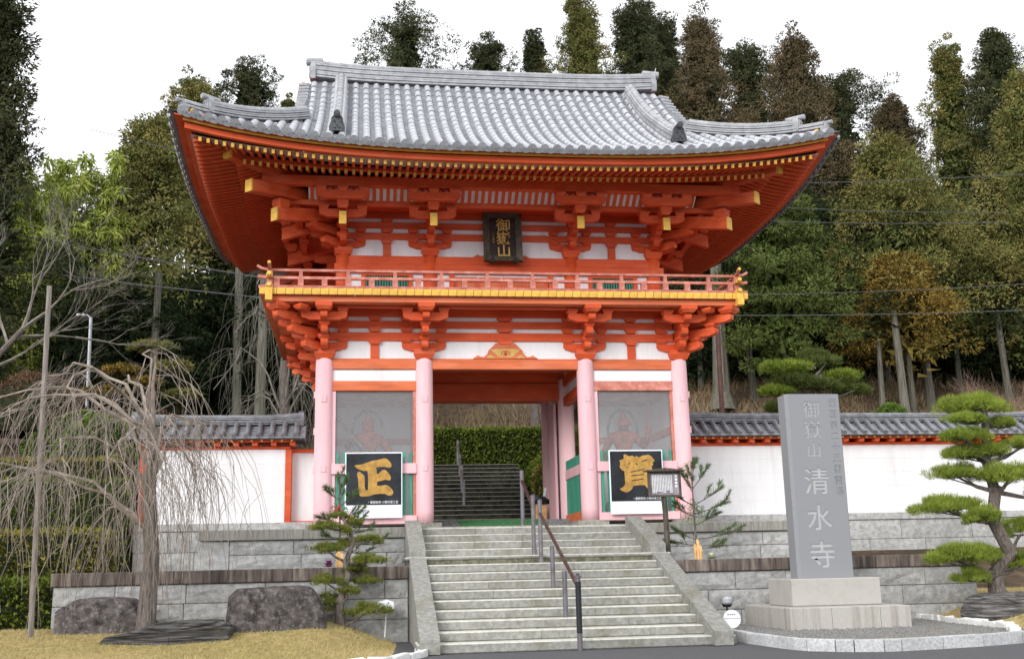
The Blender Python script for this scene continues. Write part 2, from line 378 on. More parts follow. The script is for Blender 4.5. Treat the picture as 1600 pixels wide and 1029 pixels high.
# ================================================================ HEWN STONE WALLS
def hewn(x0,x1,y,z0,z1,th=.25,amp=.035,nx=6,nz=3,ax='x',seed=0):
    """a block whose face (towards -y) is rough"""
    r=np.random.default_rng(seed); g=.006
    x0+=g;x1-=g;z0+=g;z1-=g
    vs=[];
    for j in range(nz+1):
        for i in range(nx+1):
            e=(i in(0,nx)) or (j in(0,nz)); d=0 if e else r.uniform(.1,1)*amp
            jx=0 if i in(0,nx) else r.uniform(-.25,.25)*(x1-x0)/nx; jz=0 if j in(0,nz) else r.uniform(-.25,.25)*(z1-z0)/nz
            vs.append((x0+(x1-x0)*i/nx+jx, y-d, z0+(z1-z0)*j/nz+jz))
    fs=[(j*(nx+1)+i,j*(nx+1)+i+1,(j+1)*(nx+1)+i+1,(j+1)*(nx+1)+i) for j in range(nz) for i in range(nx)]
    b=len(vs); vs+=[(x0,y+th,z0),(x1,y+th,z0),(x1,y+th,z1),(x0,y+th,z1)]
    bl,br=0,nx; tl,tr=nz*(nx+1),nz*(nx+1)+nx
    fs+=[tuple(range(bl,br+1))[::-1]+(b,b+1),tuple(range(tl,tr+1))+(b+2,b+3),(b+1,b,b+3,b+2)]
    fs+=[tuple(j*(nx+1) for j in range(nz+1))+(b+3,b),tuple(j*(nx+1)+nx for j in range(nz,-1,-1))+(b+1,b+2)]
    m=MB(); m.add(vs,fs); return m
def course(parent,x0,x1,y,z0,z1,ln,seed,name='wall_stone',m='wallst',amp=.035):
    r=random.Random(seed); x=x0-r.uniform(0,.5)*ln; cuts=[x0]
    while True:
        x+=ln*r.uniform(.8,1.25)
        if x>x1-.25*ln: break
        if x>x0+.25*ln: cuts.append(x)
    cuts.append(x1)
    for k,(a,b) in enumerate(zip(cuts,cuts[1:])):
        o=hewn(a,b,y+r.uniform(-.008,.008),z0,z1,amp=amp,seed=seed*50+k).obj(name,m,parent)
def copings(parent,x0,x1,y0,y1,z0,z1,ln,m):
    n=max(1,round((x1-x0)/ln))
    for k in range(n):
        a=x0+(x1-x0)*k/n; b=x0+(x1-x0)*(k+1)/n
        MB().bev(a+.004,b-.004,y0,y1,z0,z1,.012).obj('coping_stone',m,parent)
def terrace(label,s,lower):
    if lower:
        x0,x1=(-8.0,-2.27) if s<0 else (2.27,8.0)
        t=thing('retaining_wall',label,'wall',((x0+x1)/2,-4.0,-2.07))
        copings(t,x0-.03,x1,-4.05,-3.75,-1.045,-.832,1.9,'copingd')
        zz=[-1.05,-1.36,-1.70,-2.12]
        for i in range(3): course(t,x0,x1,-4.0,zz[i+1],zz[i],1.15,(31 if s<0 else 57)+i)
    else:
        x0,x1=(-5.98,-2.25) if s<0 else (2.25,5.98)
        t=thing('retaining_wall',label,'wall',((x0+x1)/2,-2.25,-.83))
        copings(t,x0,x1,-2.30,-1.95,-.31,-.118,1.7,'coping')
        zz=[-.32,-.57,-.84]
        for i in range(2): course(t,x0+(.55 if s<0 else 0),x1-(.55 if s>0 else 0),-2.24,zz[i+1],zz[i],1.25,(71 if s<0 else 91)+i)
        a,b=(x0,x0+.55) if s<0 else (x1-.55,x1)
        hewn(a,b,-2.25,-.84,-.32,amp=.012,seed=5).obj('corner_stone','wallst',t)
        MB().box(x0+.01 if s<0 else x1-.25,x0+.25 if s<0 else x1-.01,-1.98,2.1,-.84,-.12).obj('side_wall','wallst',t)
terrace('hewn grey stone retaining wall with pale coping below the left guardian bay, upper tier',-1,False)
terrace('hewn grey stone retaining wall with pale coping below the right guardian bay, behind the monument',1,False)
terrace('lower grey stone wall with dark stained coping behind the boulders, left of the stairs',-1,True)
terrace('lower grey stone wall with dark stained coping behind the granite monument, right of the stairs',1,True)
def basewall(label,x0,x1,seed):
    t=thing('foundation_wall',label,'wall',((x0+x1)/2,2.1,-.83))
    copings(t,x0,x1,1.98,2.6,.03,.195,2.2,'wallst')
    for i,(a,b) in enumerate(((-.42,.03),(-.86,-.42))): course(t,x0,x1,2.02,a,b,1.5,seed+i,amp=.02)
    return t
basewall('pale stone foundation under the short white wall at left',-7.95,-4.12,111)
tb=basewall('long pale stone foundation under the white wall at right',4.12,14.5,131)
for i,(a,b) in enumerate(((-1.3,-.86),(-1.75,-1.3),(-2.2,-1.75))): course(tb,7.95,14.5,2.02,a,b,1.5,151+i,amp=.02)
for s in(-1,1): struct(MB().box(*sorted((s*1.95,s*5.90)),1.90,3.0,-.12,.0).obj('platform_floor','coping'))
# ================================================================ STONE STAIRS
st=thing('stone_stairs','wide pale stone staircase with mossy treads leading up to the red gate','staircase',(0,-4.8,-2.07))
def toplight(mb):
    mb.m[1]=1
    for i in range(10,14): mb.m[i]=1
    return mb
def stepstones(y,z,h,x0,x1,cuts,mats,dp=.55):
    xs=[x0]+cuts+[x1]
    for k in range(len(xs)-1):
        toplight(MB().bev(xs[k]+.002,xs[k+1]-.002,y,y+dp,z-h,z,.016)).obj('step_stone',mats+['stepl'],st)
rs=random.Random(4)
H_=.137
for i in range(4):
    c=sorted(rs.uniform(-1.2,1.4) for _ in range(2)); c=[c[0],max(c[1],c[0]+.7)]
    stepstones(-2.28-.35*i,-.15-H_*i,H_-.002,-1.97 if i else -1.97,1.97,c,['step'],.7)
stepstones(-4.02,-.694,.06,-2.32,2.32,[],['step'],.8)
MB().box(-1.97,1.97,-3.99,-3.4,-.83,-.755).obj('landing_riser','moss',st)
for i in range(1,9):
    if i!=4: MB().box(-1.969,1.969,-4.012-.35*i,-3.9-.35*i,-.694-H_*(i+1)-.002,-.694-H_*(i+1)+.012).obj('moss_joint','moss',st)
for i in range(1,9):
    c=[rs.uniform(-1.2,-.2),rs.uniform(.3,1.3)]
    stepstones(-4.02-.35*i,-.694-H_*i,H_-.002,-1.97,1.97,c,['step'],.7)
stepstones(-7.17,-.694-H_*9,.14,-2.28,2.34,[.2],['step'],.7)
for s in(-1,1):
    a,b=(1.97,2.25)
    x0,x1=(a,b) if s>0 else (-b,-a)
    MB().prism([(-2.18,.0),(-2.30,.0),(-3.97,-.55),(-3.97,-.694),(-2.18,-.694)],x0,x1,'X').obj('ramp_stone','step',st)
    MB().prism([(-4.08,-.70),(-7.32,-1.86),(-7.32,-2.0),(-7.32,-2.06),(-4.08,-2.06)],x0,x1,'X').obj('ramp_stone','step',st)
for o in bpy.data.objects:
    if o.name.startswith('ramp_stone'): fixn(o.data)
def rail_thing(name,label,posts,rails,r=.038,loc=None,group=None):
    t=thing(name,label,'handrail',loc or posts[0][0],group)
    for (p,h) in posts:
        m=MB(); m.tube([(p[0],p[1],p[2]),(p[0],p[1],p[2]+h)],r,10); m.sm=False; o=m.obj('post','steel',t)
        if h>1.0:
            c=MB(); z=p[2]+h; c.tube([(p[0],p[1],z-.03),(p[0],p[1],z),(p[0],p[1],z+.015),(p[0],p[1],z+.03)],[r*1.15,r*1.15,r*.5,r*.9],10); c.obj('post_cap','steel',o)
    for a,b in rails:
        m=MB(); m.tube([a,b],.03,8); m.obj('rail','rust',t)
    return t
rail_thing('handrail','short upper handrail between the platform edge and the landing',[((0,-2.05,-.15),1.06),((0,-3.35,-.694),1.05)],[((0,-2.07,.72),(0,-3.33,.16))])
t=rail_thing('handrail','long brown handrail running down the middle of the lower flight',[((0,-4.12,-.83),1.05),((0,-5.25,-1.24),.66),((0,-6.28,-1.65),.68),((0,-7.32,-2.07),1.03)],[((0,-4.12,-.0),(0,-7.32,-1.2))])
m=MB(); m.tube([(0,-7.32,-1.83),(0,-7.32,-1.12)],.0415,10); m.obj('bottom_sleeve','blk',t)
# ================================================================ THE GATE
G=thing('temple_gate','two storey vermilion temple gate with pink columns, balcony and silver tiled roof','gate',(0,2.42,-.12))
CXs=[-3.84,-1.75,1.75,3.84]; CYs=[0,2.42,4.84]
UXs=[-3.48,-1.58,1.58,3.48]; UYs=[.36,2.42,4.48]
def part(mb,name,mats,parent=G,**k): return mb.obj(name,mats,parent,**k)
def bx(name,x0,x1,y0,y1,z0,z1,m,parent=G,b=.008): return MB().bev(x0,x1,y0,y1,z0,z1,b).obj(name,m,parent)
# lower columns on stone pads
for yi,y in enumerate(CYs):
    for x in CXs:
        mb=MB(); n=24; mb.tube([(x,y,.03),(x,y,.3),(x,y,1.6),(x,y,3.2),(x,y,3.40),(x,y,3.48)],[.187,.188,.19,.186,.183,.176],n); 
        o=part(mb,'column','pink' if yi<2 or True else 'faded'); 
        MB().box(x-.33,x+.33,y-.33,y+.33,-.12,.034).obj('column_base','ltstone',G)
        if yi==0:
            for zz in (2.62,1.17): MB().box(x-.05,x+.05,y-.2,y-.17,zz-.07,zz+.07).obj('peg_cover','pink',o)
            s=1 if x>0 else -1
            for zz in (2.72,1.17,1.95): MB().box(x-.21 if s<0 else x+.16,x-.16 if s<0 else x+.21,y-.05,y+.05,zz-.07,zz+.07).obj('peg_cover','pink',o)
for o in bpy.data.objects:
    if o.name.startswith('column') and 'base' not in o.name: o.data.shade_smooth()
# lower front beams and panels
def bays(xs): return [(xs[i]+.17,xs[i+1]-.17) for i in range(3)]
B=bays(CXs)
for k,(a,b) in enumerate(B):
    side=k!=1
    for row,(y,yb) in enumerate(((0,0),(4.84,4.84))):
        bx('tie_beam',a,b,y-.075,y+.075,3.262,3.492,'faded')
        if side:
            bx('white_panel',a,b,y-.03,y+.03,3.01,3.26,'white')
            bx('tie_beam',a,b,y-.085,y+.085,2.80,3.008,'salmon' if (k==2 and row==0) else 'faded')
            bx('sill_beam',a,b,y-.13,y+.13,.03,.20,'pink')
            if row==0:
                bx('fence_rail',a,b,y-.12,y-.05,1.06,1.27,'pink')
                bx('window_jamb',a,a+.07,y-.06,y+.03,.20,2.797,'pink'); bx('window_jamb',b-.07,b,y-.06,y+.03,.20,2.797,'salmon')
                MB().add([(a+.07,y-.01,.2),(b-.07,y-.01,.2),(b-.07,y-.01,2.79),(a+.07,y-.01,2.79)],[(0,1,2,3)]).obj('glass_pane','glass',G)
                n=12
                for i in range(n):
                    x=a+.12+(b-a-.24)*i/(n-1)
                    m=MB(); h=.03
                    m.prism([(x-h,.2),(x+h,.2),(x+h,1.28),(x+h*.55,1.36),(x+h*.9,1.40),(x+h*.9,1.47),(x,1.53),(x-h*.9,1.47),(x-h*.9,1.40),(x-h*.55,1.36),(x-h,1.28)],y-.045,y-.02,'Y')
                    fixn_me=m.obj('fence_picket','teal',G)
            else:
                bx('white_panel',a,b,y-.03,y+.03,.2,2.8,'white')
# wall plane above beams: white with straps
for (y,sg) in ((0,-1),(4.84,1)):
    MB().box(-3.84,3.84,y-.02,y+.02,3.5,4.72).obj('plaster_infill','white',G)
    for z0,z1 in ((3.88,4.06),(4.155,4.31),(4.40,4.56)):
        bx('strap_beam',-4.35,4.35,y-.07,y+.07,z0,z1,'verm')
    for k in (0,2):
        xm=(CXs[k]+CXs[k+1])/2
        bx('strut',xm-.09,xm+.09,y-.06,y+.06,3.495,3.80,'verm')
        for zz in (3.80,4.07,4.32):
            part(MB().prism([(xm-.09,zz),(xm+.09,zz),(xm+.135,zz+.06),(xm+.135,zz+.10),(xm-.135,zz+.10),(xm-.135,zz+.06)],y-.1,y+.1,'Y'),'strut_block','verm')
for s in (-1,1):
    x=3.84*s
    MB().box(x-.02,x+.02,0,4.84,2.9,4.72).obj('plaster_infill','white',G)
    MB().box(x-.03,x+.03,.17,4.67,.2,2.8).obj('side_wall','white',G)
    for z0,z1 in ((3.88,4.06),(4.155,4.31),(4.40,4.56)): bx('strap_beam',x-.068,x+.068,-.5,5.3,z0-.004,z1-.004,'verm')
    for z0,z1 in ((3.262,3.49),(2.8,3.0),(.06,.22),(1.95,2.1)): bx('tie_beam',x-.08,x+.08,.17,4.67,z0,z1,'faded')
# frog leg strut, centre bay
def mir(p): return p+[(-x,z) for x,z in p[::-1]]
def frog(y,z0,w,h,parent=G,y2=None):
    P=[(-.74,0),(-.62,.22),(-.59,.14),(-.5,.10),(-.42,.25),(-.38,.55),(-.30,.75),(-.22,1.0)]
    P=[(x*w,z0+z*h) for x,z in P]; P=P+[(-x,z) for x,z in P[::-1]]
    m=MB(); m.prism(P,y-.1,y-.03,'Y'); o=m.obj('frog_leg_strut','faded',parent); fixn(o.data)
    Q=[(-.33,.55),(-.2,.62),(.2,.62),(.33,.55),(.28,.38),(.14,.08),(-.14,.08),(-.28,.38)]
    m=MB(); m.prism([(x*w,z0+z*h) for x,z in Q],y-.108,y-.099,'Y'); q=m.obj('carved_panel','goldleaf',o); fixn(q.data)
    for sx in(-1,1):
        Q=[(.44,.04),(.24,.04),(.36,.26)]; m=MB(); m.prism([(sx*x*w,z0+z*h) for x,z in Q],y-.107,y-.099,'Y'); q=m.obj('carved_panel','goldleaf',o); fixn(q.data)
    m=MB()
    for k in range(3):
        a=R(90+120*k); m.tube([(math.cos(a)*.03*w,y-.112,z0+h*.3+math.sin(a)*.03),(math.cos(a)*.03*w,y-.106,z0+h*.3+math.sin(a)*.03)],.035,10)
    m.tube([(-.1*w,y-.11,z0+h*.22),(-.08*w,y-.11,z0+h*.42),(0,y-.11,z0+h*.52),(.08*w,y-.11,z0+h*.42),(.1*w,y-.11,z0+h*.22)],.012,5)
    m.obj('carved_crest','faded',o)
frog(0,3.492,.95,.34)
part(MB().prism([(-.12,3.80),(.12,3.80),(.15,3.86),(.15,3.88),(-.15,3.88),(-.15,3.86)],-.12,-.03,'Y'),'strut_block','verm')
for zz in (4.07,4.32): part(MB().prism([(-.12,zz),(.12,zz),(.17,zz+.05),(.17,zz+.08),(-.17,zz+.08),(-.17,zz+.05)],-.12,.1,'Y'),'strut_block','verm')
# passage interior
bx('lintel',-1.57,1.57,2.30,2.54,2.95,3.36,'verm')
MB().box(-1.75,1.75,2.34,2.50,3.36,4.3).obj('transom_wall','verm',G)
MB().box(-3.82,3.82,.05,4.8,4.3,4.34).obj('ceiling','verm',G)
for y in (.8,1.55): bx('ceiling_beam',-1.7,1.7,y-.09,y+.09,3.5,3.72,'verm')
bx('transom_beam',-1.57,1.57,2.28,2.33,3.40,3.62,'verm')
for s in (-1,1):
    x=1.75*s
    bx('passage_beam',x-.08,x+.08,.17,4.67,2.8,3.02,'verm'); bx('passage_beam',x-.08,x+.08,.17,4.67,3.262,3.49,'verm')
    MB().box(x-.03,x+.03,.17,4.67,3.02,3.262).obj('white_panel','white',G)
    MB().box(x-.03,x+.03,.17,4.67,3.49,4.3).obj('white_panel','white',G)
    bx('sill_beam',x-.1,x+.1,.17,2.24,.02,.26,'faded')
    bx('fence_rail',x-.09,x+.09,.17,2.24,1.06,1.28,'pink')
    MB().add([(x,.17,.26),(x,2.24,.26),(x,2.24,2.8),(x,.17,2.8)],[(0,1,2,3)]).obj('glass_pane','glass',G)
    for i in range(13):
        y=.24+(2.18-.24)*i/12; bx('fence_picket',x-.05*s-.02,x-.05*s+.02,y-.065,y+.065,.26,1.5,'teal',b=.004)
    bx('side_rail',x-.06,x+.06,.17,2.24,2.0,2.8,'salmon') if False else None
    MB().box(x-.03,x+.03,2.6,4.67,.2,2.8).obj('side_wall','white',G)
    # back wall of the guardian room
    a,b=(1.94,3.66) if s>0 else (-3.66,-1.94)
    MB().box(a,b,2.38,2.44,.06,4.28).obj('back_wall','white',G)
    bx('back_rail',a,b,2.33,2.40,1.93,2.07,'salmon'); bx('back_rail',a,b,2.33,2.40,2.80,3.0,'salmon')
    MB().box(a,b,.1,2.4,2.86,2.89).obj('room_ceiling','salmon',G)
    # open door leaf, folded back
    bx('door_leaf',1.53*s-.03,1.53*s+.03,2.68,3.62,.12,2.92,'pink')
for s in(-1,1): MB().box(*sorted((s*1.9,s*3.8)),.1,4.8,.0,.055).obj('room_floor','ltstone',G)
# ---------------------------------------------------------------- bracket work
_c={}
def arm_me(L,h,w,m='verm'):
    k=('a',L,h,w,m)
    if k not in _c:
        P=[(-L,h),(-L,h*.55),(-L+.03,h*.25),(-L+.10,.03),(-L+.17,0)]
        P=P+[(-x,z) for x,z in P[::-1]]
        mb=MB(); mb.prism(P,-w/2,w/2,'Y'); me=mb.mesh('bracket_arm',m); fixn(me); _c[k]=me
    return _c[k]
def nose_me(L,h,w,m='verm'):
    k=('n',L,h,w,m)
    if k not in _c:
        P=[(.1,h),(-L+.05,h),(-L+.01,h*.8),(-L,h*.5),(-L+.02,h*.22),(-L+.08,.02),(-L+.14,0),(.1,0)]
        mb=MB(); mb.prism(P,-w/2,w/2,'X'); me=mb.mesh('bracket_arm',m); fixn(me); _c[k]=me
    return _c[k]
def block_me(s,h,m='verm'):
    k=('b',s,h,m)
    if k not in _c:
        a,b=s*.34,s*.5; mb=MB(); vs=[]
        for z,r in((0,a),(h*.45,b),(h,b)): vs+=[(-r,-r,z),(r,-r,z),(r,r,z),(-r,r,z)]
        fs=[(0,3,2,1),(8,9,10,11)]
        for q in range(2):
            for i in range(4): j=(i+1)%4; fs.append((q*4+i,q*4+j,q*4+4+j,q*4+4+i))
        mb.add(vs,fs); _c[k]=mb.mesh('bearing_block',m)
    return _c[k]
def tail_me(L,h,w,drop,y0=.1,gold=True):
    k=('t',L,h,w,drop,gold)
    if k not in _c:
        s=drop/(L+y0)
        P=[(y0,h+drop),(-L,h),(-L,0),(y0,drop)]
        mb=MB(); mb.prism(P,-w/2,w/2,'X'); me=mb.mesh('tail_rafter',['verm','gold']); fixn(me)
        for p in me.polygons:
            if abs(p.normal.y)>.95 and p.center.y<-L*.9: p.material_index=1 if gold else 0
        _c[k]=me
        mb2=MB(); P2=[(-L+.035,h+.004+.035*s),(-L-.004,h+.004),(-L-.004,-.004),(-L+.035,-.004+.035*s)]
        mb2.prism(P2,-w/2-.004,w/2+.004,'X'); m2=mb2.mesh('gold_cap','gold'); fixn(m2); _c[k+('c',)]=m2
    return _c[k],_c[k+('c',)]
def T(x,y,z,rz,lx=0,ly=0): return Matrix.Translation((x,y,z))@Matrix.Rotation(rz,4,'Z')@Matrix.Translation((lx,ly,0))
def cap_block(x,y,z,s,h):
    mb=MB(); a,b=s*.38,s*.5; vs=[]
    for zz,r in((0,a),(h*.5,b),(h,b)): vs+=[(x-r,y-r,z+zz),(x+r,y-r,z+zz),(x+r,y+r,z+zz),(x-r,y+r,z+zz)]
    fs=[(0,3,2,1),(8,9,10,11)]
    for q in range(2):
        for i in range(4): j=(i+1)%4; fs.append((q*4+i,q*4+j,q*4+4+j,q*4+4+i))
    mb.add(vs,fs); return mb.obj('bracket_set','verm',G)
def low_set(x,y,dirs,diag=None):
    c=cap_block(x,y,3.475,.44,.2)
    for rz in dirs:
        I=lambda me,z,lx=0,ly=0: inst(me.name.split('.')[0],me,c,T(x,y,z,rz,lx,ly))
        I(arm_me(.47,.18,.15),3.66)
        for lx in(-.38,.38):
            I(block_me(.22,.10),3.835,lx,-.02); I(block_me(.22,.095),4.06,lx,-.03); I(block_me(.22,.09),4.31,lx,-.04)
        for z,L in((3.655,.42),(3.915,.70),(4.165,.98)): I(nose_me(L,.175,.14),z)
        for z,L in((3.83,.42),(4.09,.70)): I(block_me(.22,.085),z,0,-L+.12)
        I(block_me(.34,.14),4.335,0,-.93)
        I(arm_me(.47,.17,.15),4.175,0,-.68)
        for lx in(-.38,.38): I(block_me(.22,.10),4.345,lx,-.68)
    if diag is not None:
        I=lambda me,z,lx=0,ly=0: inst(me.name.split('.')[0],me,c,T(x,y,z,diag,lx,ly))
        for z,L in((3.65,.62),(3.91,1.0),(4.16,1.38)): I(nose_me(L,.175,.15),z)
        for z,L in((3.825,.62),(4.085,1.0)): I(block_me(.24,.085),z,0,-L+.12)
        I(block_me(.34,.14),4.33,0,-1.30)
        I(block_me(.22,.10),4.345,-.33,-.98); I(block_me(.22,.10),4.345,.33,-.98)
F_,Lf,Rt=0,-math.pi/2,math.pi/2
low_set(-3.84,0,[F_,Lf],-math.pi/4); low_set(3.84,0,[F_,Rt],math.pi/4)
low_set(-1.75,0,[F_]); low_set(1.75,0,[F_])
low_set(-3.84,2.42,[Lf]); low_set(3.84,2.42,[Rt]); low_set(-3.84,4.84,[Lf],-3*math.pi/4); low_set(3.84,4.84,[Rt],3*math.pi/4)
def ring(name,xo,yf,yb,w,z0,z1,m,ext=0,b=.008):
    """four beams round the building, centre line at +-xo, yf, yb"""
    h=w/2
    bx(name,-xo-ext,xo+ext,yf-h,yf+h,z0,z1,m,b=b); bx(name,-xo-ext,xo+ext,yb-h,yb+h,z0,z1,m,b=b)
    for s in(-1,1): bx(name,s*xo-h,s*xo+h,yf+h+.001,yb-h-.001,z0+.002,z1-.002,m,b=b)
# balcony
BX,BF,BB=5.13,-1.16,6.0
ring('balcony_beam',4.80,-.94,5.78,.24,4.475,4.60,'faded',.12)
ring('balcony_sub_beam',4.52,-.68,5.52,.14,4.445,4.56,'verm')
MB().box(-4.7,4.7,-.85,-.02,4.565,4.585).obj('balcony_soffit','faded',G)
for s in(-1,1): MB().box(*sorted((s*4.7,s*3.86)),-.02,5.7,4.566,4.586).obj('balcony_soffit','faded',G)
fb=MB(); fb.bev(-.0825,.0825,-1.16,.33,4.603,4.735,.004); fme=fb.mesh('floor_board',['faded','gold'])
for p in fme.polygons:
    if p.center.y<-1.15: p.material_index=1
n=59
for i in range(n):
    x=-BX+.0875+(2*BX-.175)*i/(n-1); inst('floor_board',fme,G,Matrix.Translation((x,0,0)))
fs_=MB(); fs_.bev(-5.13,-3.7,-.0825,.0825,4.603,4.735,.004); sme=fs_.mesh('floor_board',['faded','gold'])
for p in sme.polygons:
    if p.center.x<-5.12: p.material_index=1
n=31
for i in range(n):
    y=.42+(5.95-.42)*i/(n-1)
    inst('floor_board',sme,G,Matrix.Translation((0,y,0))); inst('floor_board',sme,G,Matrix.Translation((0,y,0))@Matrix.Diagonal((-1,1,1,1)))
MB().box(-3.72,3.72,.34,4.5,4.62,4.73).obj('upper_floor','faded',G)
# railing: sill, middle rail, top rail with upturned ends
RX,RF,RB=4.93,-1.02,5.86
def rail(zc,h,w,name,over,lift):
    pts=[(-RX-over,lift),(-RX-over*.6,lift*.35),(-RX,0),(RX,0),(RX+over*.6,lift*.35),(RX+over,lift)]
    for y in(RF,RB):
        m=MB(); m.sweep([(x,y,zc+l) for x,l in pts],[(-w/2,-h/2),(w/2,-h/2),(w/2,h/2),(-w/2,h/2)]); o=m.obj(name,'salmon',G); fixn(o.data)
    pts=[(RF-over,lift),(RF-over*.6,lift*.35),(RF,0),(RB,0),(RB+over*.6,lift*.35),(RB+over,lift)]
    for x in(-RX,RX):
        m=MB(); m.sweep([(x,y,zc+.003+l) for y,l in pts],[(-w/2*.96,-h/2),(w/2*.96,-h/2),(w/2*.96,h/2),(-w/2*.96,h/2)]); o=m.obj(name,'salmon',G); fixn(o.data)
        for y,d in((RF-over,-1),):
            c=MB(); c.tube([(x,y+.09,zc+lift*.8),(x,y-.015,zc+lift+.012)],.036 if w<.08 else .045,8); c.obj('gold_rail_cap','gold',o)
rail(4.775,.065,.12,'rail_sill',.22,.0)
rail(4.975,.055,.08,'middle_rail',.24,.03)
rail(5.135,.05,.07,'top_rail',.26,.09)
def rposts(n,f):
    for i in range(n): f(i)
post_me=MB().bev(-.057,.057,-.05,.05,0,.14,.006).mesh('rail_post','salmon')
top_me=MB().bev(-.036,.036,-.036,.036,0,.11,.005).mesh('rail_strut','salmon')
pl=[]
k=10
for i in range(-k,k+1):
    x=i*.515*.93
    if abs(x)<RX-.1: pl.append((x,RF,i%2)); 
for i in range(1,15):
    y=RF+i*.47
    for s in(-1,1): pl.append((s*RX,y,i%2))
for x,y,e in pl:
    inst('rail_post',post_me,G,Matrix.Translation((x,y,4.807)))
    if e==1: inst('rail_strut',top_me,G,Matrix.Translation((x,y,5.002)))
for s in(-1,1):
    o=bx('corner_post',s*RX-.055,s*RX+.055,RF-.055,RF+.055,4.808,5.15,'salmon')
    for (dx,z0,z1,e) in ((.07,4.46,4.60,.24),(.07,4.60,4.80,.20),(.065,4.955,5.02,.19)):
        MB().box(s*RX-dx,s*RX+dx,RF-e,RF-.06,z0,z1-.002).obj('gold_fitting','gold',o)
# ---------------------------------------------------------------- upper storey
for y in UYs:
    for x in UXs:
        if y==2.42 and abs(x)<3: continue
        m=MB(); m.tube([(x,y,4.74),(x,y,5.9)],.16,20); o=m.obj('upper_column','verm',G); o.data.shade_smooth()
for (y,sg) in ((.36,-1),(4.48,1)):
    MB().box(-3.48,3.48,y-.02,y+.02,4.74,7.3).obj('plaster_infill','white',G)
    bx('girding_beam',-3.67,3.70,y-.13,y+.13,5.47,5.66,'verm'); bx('head_beam',-3.60,3.62,y-.1,y+.1,5.662,5.85,'verm')
    for z0,z1 in ((6.235,6.385),(6.49,6.63),(6.72,6.86)): bx('strap_beam',-4.0,4.0,y-.07,y+.07,z0,z1,'verm')
    for k in (0,2):
        xm=(UXs[k]+UXs[k+1])/2
        bx('strut',xm-.085,xm+.085,y-.06,y+.06,5.85,6.14,'verm')
        for zz in (6.14,6.39,6.63): part(MB().prism([(xm-.085,zz),(xm+.085,zz),(xm+.125,zz+.05),(xm+.125,zz+.095),(xm-.125,zz+.095),(xm-.125,zz+.05)],y-.1,y+.1,'Y'),'strut_block','verm')
for s in(-1,1):
    x=3.48*s
    MB().box(x-.02,x+.02,.36,4.48,4.74,7.3).obj('plaster_infill','white',G)
    bx('girding_beam',x-.128,x+.128,.495,4.345,5.47,5.66,'verm'); bx('head_beam',x-.098,x+.098,.465,4.375,5.662,5.848,'verm')
    for z0,z1 in ((6.235,6.385),(6.49,6.63),(6.72,6.86)): bx('strap_beam',x-.068,x+.068,-.15,5.0,z0-.003,z1-.003,'verm')
# small scalloped trim beside the plaque
frog(.36,5.85,.85,.3)
# windows and doors behind the railing
for s in(-1,1):
    xm=2.53*s; y=.36
    f=MB(); a,b=xm-.56,xm+.56
    f.box(a,a+.09,y-.07,y-.025,4.76,5.47).box(b-.09,b,y-.07,y-.025,4.76,5.47).box(a+.09,b-.09,y-.07,y-.025,5.41,5.47)
    o=f.obj('window_frame','verm',G)
    MB().box(a+.09,b-.09,y-.035,y-.024,4.76,5.41).obj('window_opening','blk',o)
    nb=16
    for i in range(nb):
        x=a+.115+(b-a-.23)*i/(nb-1); MB().prism([(x-.018,y-.045),(x,y-.062),(x+.018,y-.045)],4.76,5.40,'Z').obj('window_bar','teal',o)
for i in range(4):
    x0=-1.05+i*.525; o=bx('door_panel',x0+.01,x0+.515,.36-.06,.36-.023,4.78,5.4,'verm')
    MB().box(x0+.07,x0+.455,.36-.066,.36-.058,4.85,5.33).obj('door_inset','faded',o)
bx('door_frame',-1.16,-1.055,.27,.335,4.76,5.468,'verm'); bx('door_frame',1.055,1.16,.27,.335,4.76,5.468,'verm')
# upper bracket sets
def up_set(x,y,dirs,diag=None):
    c=cap_block(x,y,5.86,.40,.2)
    for rz in dirs:
        I=lambda me,z,lx=0,ly=0: inst(me.name.split('.')[0],me,c,T(x,y,z,rz,lx,ly))
        I(arm_me(.48,.17,.14),6.03)
        for lx in(-.38,.38):
            I(block_me(.21,.085),6.155+.01,lx,-.03); I(block_me(.21,.10),6.388,lx,-.04)
        for z,L in((6.03,.42),(6.27,.72)): I(nose_me(L,.17,.135),z)
        for z,L in((6.19,.42),(6.435,.72)): I(block_me(.22,.09),z,0,-L+.12)
        tm,cm=tail_me(1.33,.27,.145,.46)
        t_=I(tm,6.175)
        if rz==0: inst('gold_cap',cm,c,T(x,y,6.175,rz))
        I(arm_me(.50,.17,.14),6.43,0,-.94)
        for lx in(-.40,0,.40): I(block_me(.22,.10),6.60,lx,-.94)
        I(arm_me(.56,.18,.14),6.70,0,-1.36)
        I(block_me(.24,.17),6.53,0,-1.24)
        for lx in(-.44,0,.44): I(block_me(.22,.10),6.875,lx,-1.36)
    if diag is not None:
        I=lambda me,z,lx=0,ly=0: inst(me.name.split('.')[0],me,c,T(x,y,z,diag,lx,ly))
        for z,L in((6.02,.62),(6.26,1.05)): I(nose_me(L,.17,.15),z)
        tm,cm=tail_me(1.98,.27,.17,.46); I(tm,6.19); inst('gold_cap',cm,c,T(x,y,6.19,diag))
        tm,cm=tail_me(2.66,.25,.19,.30); I(tm,6.64); inst('gold_cap',cm,c,T(x,y,6.64,diag))
        I(block_me(.26,.2),6.47,0,-1.8)
up_set(-3.48,.36,[F_,Lf],-math.pi/4); up_set(3.48,.36,[F_,Rt],math.pi/4); up_set(-1.58,.36,[F_]); up_set(1.58,.36,[F_])
up_set(-3.48,2.42,[Lf]); up_set(3.48,2.42,[Rt]); up_set(-3.48,4.48,[Lf],-3*math.pi/4); up_set(3.48,4.48,[Rt],3*math.pi/4)
